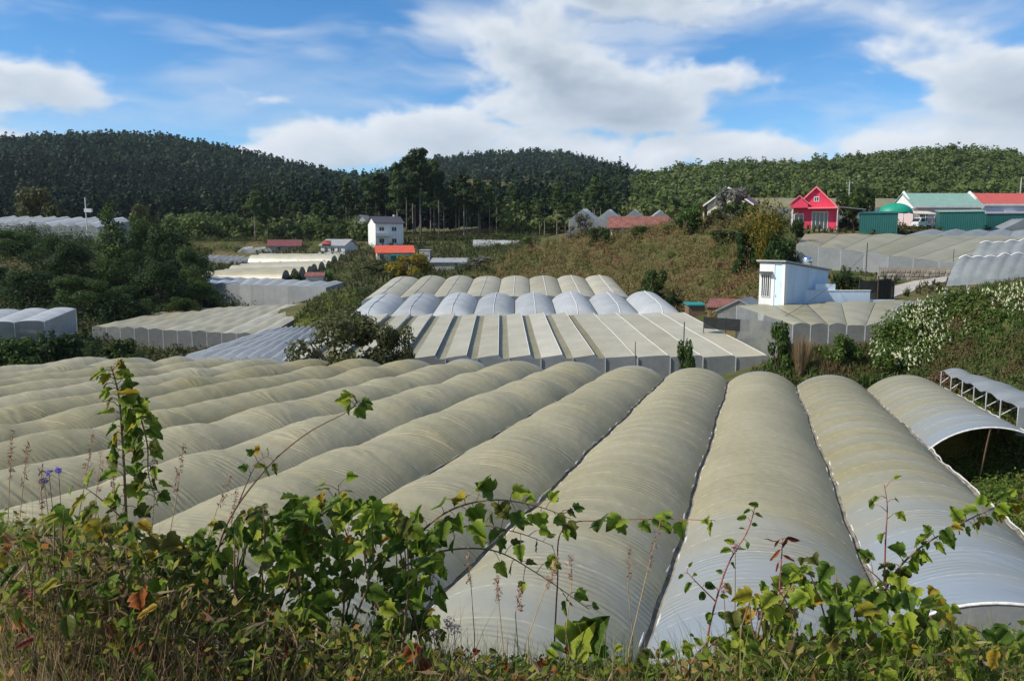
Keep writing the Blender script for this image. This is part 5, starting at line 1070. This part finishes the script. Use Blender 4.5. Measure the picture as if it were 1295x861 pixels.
def leaf_mesh(kind, seed, mat):
    r = np.random.default_rng(seed); j = lambda: r.uniform(-.035, .035)
    if kind == 'lobed': half = [(.16,-.09),(.38,-.03),(.52,.16),(.40,.28),(.47,.50),(.27,.56),(.17,.78)]
    elif kind == 'ovate': half = [(.12,-.02),(.27,.10),(.33,.28),(.31,.45),(.24,.64),(.13,.82)]
    else: half = [(.05,.06),(.11,.22),(.13,.42),(.11,.62),(.06,.84)]
    mid = [(0, 0), (0, .22), (0, .5), (0, .78), (0, 1.0)]; cup = r.uniform(.10, .34); dr = r.uniform(.12, .5); tw = r.uniform(-.25, .25)
    def zz(x, y): return cup*abs(x)-dr*max(0, y-.15)**2+tw*x*y+.03*math.sin(9*y+5*x)
    V = [(x, y, zz(x, y)) for x, y in mid]; F_ = []
    for s in (1, -1):
        H_ = [((x+j())*s, y+j()) for x, y in half]; n0 = len(V); V += [(x, y, zz(x, y)) for x, y in H_]; n = len(H_)
        idx = [0]+[n0+i for i in range(n)]+[4]; ys = [0]+[h[1] for h in H_]+[1]; m = 0
        for i in range(len(idx)-1):
            while m < 3 and mid[m+1][1] <= ys[i+1]+.02 and m+1 <= 4:
                t = (idx[i], mid_i(m), mid_i(m+1)); F_.append(t if len(set(t)) == 3 else None); m += 1
            t = (idx[i], mid_i(m), idx[i+1]); F_.append(t if len(set(t)) == 3 else None)
        while m < 4:
            t = (idx[-2], mid_i(m), mid_i(m+1)); F_.append(t if len(set(t)) == 3 else None); m += 1
    me = bpy.data.meshes.new('leaf'); me.from_pydata(V, [], [f for f in F_ if f]); me.materials.append(mat); me.polygons.foreach_set('use_smooth', [True]*len(me.polygons)); return me
def mid_i(m): return m
LM = {}
for c_ in ('green', 'lime', 'yellow', 'olive', 'red'):
    for k_ in ('lobed', 'ovate', 'lance'): LM[c_, k_] = [leaf_mesh(k_, 7*i+3, VM[c_]) for i in range(4)]
fr = np.random.default_rng(101)
def put_leaf(root, p, tip, nrm, size, color, kind='lobed'):
    tip = Vector(tip).normalized(); nrm = Vector(nrm); nrm = (nrm-tip*nrm.dot(tip)).normalized(); x = tip.cross(nrm)
    o = ob('leaf', LM[color, kind][int(fr.integers(4))], root); R3 = Matrix((x, tip, nrm)).transposed().to_4x4()
    o.matrix_local = Matrix.Translation([float(q) for q in p])@R3@Matrix.Scale(float(size), 4); return o
def pick(pal): 
    ks = list(pal); w = np.array([pal[k] for k in ks], float); return ks[int(fr.choice(len(ks), p=w/w.sum()))]
def smooth_path(px, n):
    pts = np.array([P(u, v, D) for u, v, D in px]); t = np.linspace(0, len(pts)-1, n); i = np.clip(t.astype(int), 0, len(pts)-2); f = t-i
    P0 = pts[np.maximum(i-1, 0)]; P1 = pts[i]; P2 = pts[i+1]; P3 = pts[np.minimum(i+2, len(pts)-1)]; f = f[:, None]
    return .5*((2*P1)+(-P0+P2)*f+(2*P0-5*P1+4*P2-P3)*f**2+(-P0+3*P1-3*P2+P3)*f**3)
def stem_down(path):                     # carry a stem on down to the soil when its lowest point hangs in the air
    p = path[0]; g_ = gz1(p[0], p[1]); 
    return np.vstack([[p[0]+.02, p[1]+.03, g_-.04], path]) if p[2] > g_ else path
def shoot(root, o0, px, n, size, pal, r0=.006, kind='lobed', stem='stem', start=.1, pet=.05, down=False, jit=1.0):
    path = smooth_path(px, 36); sp = stem_down(path) if down else path
    m = len(sp); mk('stem', G().tube(sp-o0, list(np.linspace(r0, r0*.3, m)), 5), VM[stem], root, True)
    for j in range(n):
        t = start+(1-start)*(j+fr.uniform(.1, .9))/n; k = min(34, int(t*35)); p = path[k]; d = path[k+1]-path[k]; d /= np.linalg.norm(d)+1e-9
        side = (1 if j % 2 else -1); a = np.cross(d, [0, -1, 0]); a = a/(np.linalg.norm(a)+1e-9)*side
        out = a+.4*d+fr.normal(0, .35, 3)*jit; out /= np.linalg.norm(out); q = p+out*pet*fr.uniform(.5, 1.3)
        g = G().tube([p-o0, (p+q)/2-o0+[0, 0, .006], q-o0], [.0016, .0014, .0012], 4); mk('petiole', g, VM[stem], root)
        tip = out*.7+np.array([0, -.15, -.55])+fr.normal(0, .25, 3); nr = np.array([-.6, -.5, .8])+fr.normal(0, .4, 3)
        put_leaf(root, q-o0, tip, nr, size*fr.uniform(.6, 1.25)*(1-.35*t), pick(pal), kind)
def thicket(label, name, u0, u1, topv, vb, D0, D1, n, size, pal, nstem=10, cat='vine', kinds=('lobed',), base_u=None):
    um = (u0+u1)/2; Dm = (D0+D1)/2; x = XU(um, Dm, 800); o0 = np.array([x, Dm, gz1(x, Dm)]); root = empty(name, o0, 0, label, cat); tu = np.linspace(u0, u1, len(topv))
    for j in range(nstem):
        u = fr.uniform(u0+10, u1-10); D = fr.uniform(D0, D1); vt = np.interp(u, tu, topv)+fr.uniform(-4, 30); ub = u+fr.uniform(-60, 60)
        path = stem_down(smooth_path([(ub, vb+20, D), ((u+ub)/2+fr.uniform(-25, 25), (vb+vt)/2, D+fr.uniform(-.1, .1)), (u, vt, D)], 14)); mk('stem', G().tube(path-o0, list(np.linspace(.006, .002, len(path))), 5), VM['stem'], root, True)
    for j in range(n):
        u = fr.uniform(u0, u1); vt = np.interp(u, tu, topv); f = fr.random()**1.35; v = vt+(vb-vt)*f+fr.normal(0, 5); D = D0+(D1-D0)*fr.random(); p = P(u, v, D)
        if p[2] < gz1(p[0], p[1])+.03: continue
        tip = np.array([fr.normal(0, .7), -.35+fr.normal(0, .35), -.5+fr.normal(0, .3)]); nr = np.array([-.6, -.5, .8])+fr.normal(0, .42, 3)
        put_leaf(root, p-o0, tip, nr, size*fr.uniform(.35, 1.3), pick(pal), kinds[int(fr.integers(len(kinds)))])
    return root, o0
MIXG = {'green': 5, 'lime': 3.2, 'olive': 1.6, 'yellow': .6}; MIXL = {'green': 2.5, 'lime': 5, 'yellow': 1.6, 'olive': 1}; MIXY = {'green': 3, 'lime': 2, 'yellow': 2, 'olive': 3, 'red': .5}
r_, o0 = thicket('green vine thicket left of centre, nearer the tall stem', 'vine', 205, 400, [700, 668, 652, 640, 634], 800, 2.75, 3.35, 299, .076, MIXG, 12)
r_, o0 = thicket('dense green vine thicket left of centre with trailing shoots', 'vine', 370, 560, [640, 628, 634, 645, 700], 800, 2.75, 3.35, 299, .076, MIXG, 12)
shoot(r_, o0, [(505, 700, 3.0), (560, 650, 3.0), (620, 632, 3.0), (680, 640, 3.05), (722, 656, 3.05)], 26, .09, MIXL, .005)
shoot(r_, o0, [(480, 735, 3.0), (545, 700, 3.0), (620, 695, 3.0), (680, 725, 3.0), (745, 770, 3.0)], 11, .085, MIXG, .005, start=.45)
shoot(r_, o0, [(520, 700, 2.95), (590, 665, 2.95), (650, 672, 2.95), (700, 690, 2.95)], 16, .085, MIXG, .004)
shoot(r_, o0, [(350, 690, 2.9), (420, 640, 2.9), (428, 612, 2.9)], 8, .06, MIXL, .004)
r_, o0 = thicket('tangled half-shaded vine thicket at the left edge', 'vine', -20, 235, [655, 665, 640, 640, 665, 690], 835, 2.6, 3.2, 295, .072, MIXY, 14, kinds=('lobed', 'lobed', 'ovate'))
x = XU(160, 2.75, 800); o0 = np.array([x, 2.75, gz1(x, 2.75)]); r_ = empty('vine', o0, 0, 'tall upright vine stem with leaves rising above the left thicket', 'vine')
shoot(r_, o0, [(163, 850, 2.75), (162, 740, 2.75), (159, 640, 2.75), (155, 560, 2.75), (150, 500, 2.75), (140, 462, 2.75)], 44, .075, MIXL, .007, down=True, start=.40, pet=.035)
shoot(r_, o0, [(152, 505, 2.75), (172, 515, 2.72), (186, 560, 2.72), (188, 600, 2.72), (200, 640, 2.72)], 36, .072, MIXG, .004, pet=.03)
shoot(r_, o0, [(160, 660, 2.72), (120, 625, 2.7), (98, 612, 2.7)], 5, .075, {'yellow': 3, 'lime': 2}, .003, pet=.03)
x = XU(270, 3.0, 800); o0 = np.array([x, 3.0, gz1(x, 3.0)]); r_ = empty('vine', o0, 0, 'thin bare shoot with a few bright leaves leaning over tunnels', 'vine')
shoot(r_, o0, [(262, 800, 3.0), (280, 680, 3.0), (330, 600, 3.0), (385, 550, 3.0), (440, 520, 3.0), (452, 506, 3.0)], 7, .095, {'lime': 3, 'green': 2}, .005, down=True, start=.84, pet=.03)
shoot(r_, o0, [(300, 640, 3.0), (322, 590, 3.0), (340, 575, 3.0)], 7, .055, MIXL, .003, start=.4)
x = XU(740, 3.1, 830); o0 = np.array([x, 3.1, gz1(x, 3.1)]); r_ = empty('vine', o0, 0, 'long thin shoot with lime leaves strung across the centre tunnels', 'vine')
shoot(r_, o0, [(700, 840, 3.1), (705, 740, 3.1), (712, 668, 3.1), (770, 658, 3.1), (840, 656, 3.1), (905, 658, 3.1)], 10, .10, {'lime': 4, 'green': 1, 'olive': 1}, .004, stem='red_stem', down=True, start=.55, pet=.02)
x = XU(900, 3.0, 830); o0 = np.array([x, 3.0, gz1(x, 3.0)]); r_ = empty('seedling', o0, 0, 'red-stemmed upright plant with small oval leaves right of centre', 'plant')
shoot(r_, o0, [(888, 845, 3.0), (900, 780, 3.0), (920, 715, 3.0), (945, 672, 3.0), (955, 640, 3.0)], 20, .052, {'olive': 2, 'green': 3, 'lime': 2}, .005, 'ovate', 'red_stem', down=True, pet=.02)
shoot(r_, o0, [(905, 760, 3.0), (880, 735, 2.98), (868, 722, 2.98)], 6, .055, {'green': 3}, .003, 'ovate', 'red_stem', pet=.02)
r_, o0 = thicket('sunny yellow-green vine thicket on the right with long arching shoot', 'vine', 925, 1225, [775, 735, 700, 715, 770, 735, 745, 800], 850, 2.65, 3.25, 250, .072, MIXL, 14)
shoot(r_, o0, [(1105, 790, 2.9), (1125, 735, 2.9), (1160, 695, 2.9), (1215, 662, 2.9), (1262, 640, 2.9), (1300, 626, 2.9)], 56, .068, MIXL, .005, pet=.025)
shoot(r_, o0, [(1118, 740, 2.9), (1120, 680, 2.9), (1122, 640, 2.9), (1118, 612, 2.9)], 6, .05, {'green': 2, 'lime': 2}, .004, stem='red_stem', start=.3)
shoot(r_, o0, [(1135, 760, 2.85), (1110, 730, 2.85), (1090, 715, 2.85)], 6, .085, {'green': 4, 'lime': 1}, .004)
shoot(r_, o0, [(985, 760, 2.9), (988, 710, 2.9), (990, 680, 2.9)], 7, .075, {'red': 4}, .004, 'lance', 'red_stem', start=.5, pet=.01)
r_, o0 = thicket('low broad-leaved green plants along the bottom right', 'weed_plant', 1010, 1310, [800, 790, 775, 800, 790], 875, 2.5, 3.0, 150, .068, {'green': 5, 'lime': 3, 'olive': 1, 'yellow': .6}, 6, 'plant', ('lobed', 'ovate'))
r_, o0 = thicket('mixed green and reddish weeds along the bottom centre', 'weed_plant', 640, 960, [835, 815, 810, 822, 795, 805], 875, 2.6, 3.1, 110, .055, {'green': 4, 'lime': 1.5, 'olive': 3, 'red': 1.2, 'yellow': .6}, 10, 'plant', ('ovate', 'ovate', 'lobed'))
r_, o0 = thicket('reddish and green weeds along the bottom left of centre', 'weed_plant', 240, 640, [775, 785, 805, 815, 828], 875, 2.5, 3.0, 120, .056, {'green': 4, 'olive': 3, 'red': 1.6, 'yellow': .8}, 10, 'plant', ('ovate', 'lance', 'lobed'))
r_, o0 = thicket('browning weeds in the bottom left corner', 'weed_plant', -20, 260, [740, 735, 745, 770], 880, 2.4, 2.9, 120, .065, {'olive': 4, 'green': 2, 'red': 1.2, 'yellow': 1.2}, 10, 'plant', ('ovate', 'lobed'))
# big single leaves low in the frame
x = XU(722, 2.9, 830); o0 = np.array([x, 2.9, gz1(x, 2.9)]); r_ = empty('weed_plant', o0, 0, 'broad pale green leaves standing bottom centre', 'plant')
for (u, v, s_, c_) in ((716, 802, .16, 'lime'), (738, 792, .14, 'green'), (752, 812, .12, 'green')):
    p = P(u, v+14, 2.9); mk('stem', G().tube([np.array([p[0], p[1], o0[2]-.03])-o0, p-o0], [.004, .003], 5), VM['stem'], r_); put_leaf(r_, p-o0, (fr.normal(0, .3), -.2, .6), (-.3, -1, .2), s_, c_)
x = XU(525, 2.6, 840); o0 = np.array([x, 2.6, gz1(x, 2.6)]); r_ = empty('weed_plant', o0, 0, 'orange-brown withered leaf cluster at the bottom left of centre', 'plant')
for (u, v, s_, c_) in ((530, 815, .085, 'red'), (515, 828, .07, 'yellow'), (545, 835, .075, 'red'), (385, 830, .08, 'yellow'), (250, 815, .07, 'red')):
    p = P(u, v, 2.6); mk('stem', G().tube([np.array([p[0], p[1], gz1(p[0], p[1])-.03])-o0, p-o0], [.003, .002], 5), VM['red_stem'], r_); put_leaf(r_, p-o0, (fr.normal(0, .6), -.3, -.3), (-.4, -.7, .8), s_, c_, 'ovate')

TOPU = [-40, 0, 60, 130, 230, 300, 420, 520, 620, 700, 780, 860, 930, 1000, 1100, 1200, 1300, 1340]; TOPV = [650, 655, 660, 665, 720, 760, 790, 822, 840, 842, 838, 842, 825, 805, 815, 815, 800, 800]
def weeds(name, label, mat, n, leaf, aspect, seed, dv=0, D0=2.45, D1=3.7, up=.2, cat='weeds'):
    r = np.random.default_rng(seed); u = r.uniform(-30, 1330, n); D = r.uniform(D0, D1, n); pts = []
    xs = (u-647.5)/1000*D*1.02; gzv = gz(xs, D); tv = np.interp(u, TOPU, TOPV)+dv
    for i in range(n):
        zt = P(u[i], tv[i]+r.normal(0, 8), D[i])[2]
        if zt > gzv[i]+.03: pts.append((xs[i], D[i], gzv[i]+(zt-gzv[i])*r.random()**.7))
    V, Fq = quads(np.array(pts), leaf, r, None, up, aspect); return tag(ob(name, np_mesh(name, V, Fq, M[mat])), label, cat, kind='stuff')
weeds('weeds', 'small-leaved tangle of green weeds along the near bank', 'weed', 15000, .038, .5, 111)
weeds('dry_litter', 'dry brown stalks and dead leaves among the near weeds', 'dry_grass', 9000, .07, .12, 112, 10)
def blades(name, label, mat, n, seed, hmin, hmax, w, dens=None, cat='grass'):
    r = np.random.default_rng(seed); u = r.uniform(-30, 1330, n) if dens is None else r.choice(len(dens), n) ; D = r.uniform(2.35, 3.7, n)
    if dens is not None: a = np.array(dens); u = a[u, 0]+(a[u, 1]-a[u, 0])*r.random(n)
    x = (u-647.5)/1000*D; z = gz(x, D); V = np.zeros((n, 5, 2, 3)); a = r.uniform(0, 6.28, n); ben = r.uniform(.1, .6, n)
    lim = np.array([P(uu, np.interp(uu, TOPU, TOPV)-32, dd)[2] for uu, dd in zip(u, D)])-z; h = np.clip(r.uniform(hmin, hmax, n), .08, np.maximum(lim*r.uniform(.7, 1.15, n), .1)); px = np.stack([-np.sin(a), np.cos(a), 0*a], -1)
    for k, t in enumerate((0, .3, .6, .85, 1.0)):
        c = np.stack([x+np.cos(a)*ben*h*t**2, D+np.sin(a)*ben*h*t**2, z-.02+h*(t-.25*ben*t**3)], -1); ww = (w*(1.02-t**1.5))[:, None] if hasattr(w, '__len__') else w*(1.02-t**1.5); V[:, k, 0] = c-px*ww; V[:, k, 1] = c+px*ww
    b = np.arange(n)[:, None]*10; Fq = np.concatenate([np.stack([b[:, 0]+2*k, b[:, 0]+2*k+1, b[:, 0]+2*k+3, b[:, 0]+2*k+2], -1) for k in range(4)])
    return tag(ob(name, np_mesh(name, V.reshape(-1, 3), Fq, M[mat])), label, cat, kind='stuff')
blades('grass', 'green grass blades growing through the near weeds', 'grass', 8000, 121, .25, .75, .0035, [(-30, 1330), (600, 1330), (1100, 1330), (300, 560)])
blades('dry_grass', 'dry straw-coloured grass among the near weeds', 'dry_grass', 7000, 122, .3, 1.0, .0024, [(-30, 240), (-30, 620), (-30, 1330), (-30, 130)])
# tall single stalks with feathery reddish heads
SK = [(545, 792, 548, 690), (600, 800, 592, 700), (636, 812, 628, 726), (655, 815, 658, 742), (668, 800, 706, 705), (800, 800, 795, 690), (795, 820, 835, 660), (716, 790, 722, 700), (440, 800, 442, 640), (205, 720, 232, 560), (120, 700, 128, 570), (255, 700, 292, 600), (60, 720, 52, 590),
      (90, 700, 118, 545), (20, 700, 36, 560), (330, 790, 345, 690), (1010, 840, 1002, 740), (280, 720, 300, 618), (190, 690, 196, 560), (150, 690, 140, 575), (8, 690, 16, 545), (470, 830, 478, 730)]
def stalk(i, ub, vb, ut, vt):
    r = np.random.default_rng(500+i); D = r.uniform(2.7, 3.3); a = P(ub, vb, D); g_ = gz1(a[0], a[1]); t = P(ut, vt, D); b = np.array([a[0], a[1], g_]); side = 'left' if ut < 320 else 'middle'
    root = empty('grass_stalk', b, 0, 'thin dry grass stalk with reddish feathery head among left weeds' if ut < 320 else 'thin dry grass stalk with reddish feathery head before the centre tunnels', 'grass stalk', 'dry stalks on the left' if ut < 320 else 'dry stalks in the middle')
    pts = [np.array([0, 0, -.03]), (a-b)*.98+[0, 0, 0], (a-b)*.45+(t-b)*.55+r.normal(0, .008, 3), t-b]; mk('stem', G().tube(pts, [.0022, .002, .0016, .0008], 4), VM['straw'], root)
    d = t-a; n = 60; C = []; 
    for k in range(n): f = .62+.38*k/n; C.append(pts[1]+(pts[3]-pts[1])*f+r.normal(0, .006*(1.2-abs(f-.8)*2), 3))
    V, Fq = quads(np.array(C), .022, r, None, .8, .22); o = ob('seed_head', np_mesh('seed_head', V, Fq, VM['plume']), root)
for i, q in enumerate(SK): stalk(i, *q)
# small flower heads
def flower_sprig(label, pts, D, colr, n, rad, seed):
    r = np.random.default_rng(seed); m = leafy('flower_'+str(seed), [(0, colr), (1, tuple(min(.9, c*1.35) for c in colr))], .3, .1); b = P(*pts[0], D); b[2] = gz1(b[0], D); root = empty('wildflower', b, 0, label, 'flower')
    for (u, v) in pts:
        p = P(u, v, D); mk('stem', G().tube([np.array([fr.normal(0, .01), 0, -.02]), (p-b)*.6+[.01, 0, 0], p-b], [.0025, .002, .0012], 4), VM['stem'], root)
        d = r.normal(size=(n, 3)); d /= np.linalg.norm(d, axis=1)[:, None]; V, Fq = quads(p-b+d*rad*r.uniform(.4, 1, n)[:, None], .013, r, d, .3, .6); ob('flower_head', np_mesh('flower_head', V, Fq, m), root)
flower_sprig('small purple-blue wildflower at the left edge', [(62, 598), (74, 594), (56, 608)], 2.9, (.22, .17, .50), 26, .014, 601)
flower_sprig('pale fluffy seed heads at bottom left of centre', [(566, 786), (548, 800), (575, 795), (505, 830), (462, 828)], 2.8, (.55, .45, .36), 60, .026, 602)
flower_sprig('pinkish tiny flowers on the right weeds', [(930, 690), (915, 745), (975, 760), (990, 748), (960, 775)], 2.95, (.45, .30, .28), 40, .02, 603)

# ------------------------------------------------------------------ thin even air over the valley
def haze():
    m = bpy.data.materials.new('haze'); m.use_nodes = True; nt = m.node_tree; nt.nodes.clear()
    v = nt.nodes.new('ShaderNodeVolumePrincipled'); v.inputs['Color'].default_value = (.80, .88, 1.0, 1); v.inputs['Density'].default_value = .00005; v.inputs['Anisotropy'].default_value = .2
    o = nt.nodes.new('ShaderNodeOutputMaterial'); nt.links.new(v.outputs[0], o.inputs['Volume'])
    tag(mk('haze', G().box(-8000, 8000, -60, 5200, -40, 240), m), 'faint even haze filling the valley air', 'haze', kind='stuff')
haze()
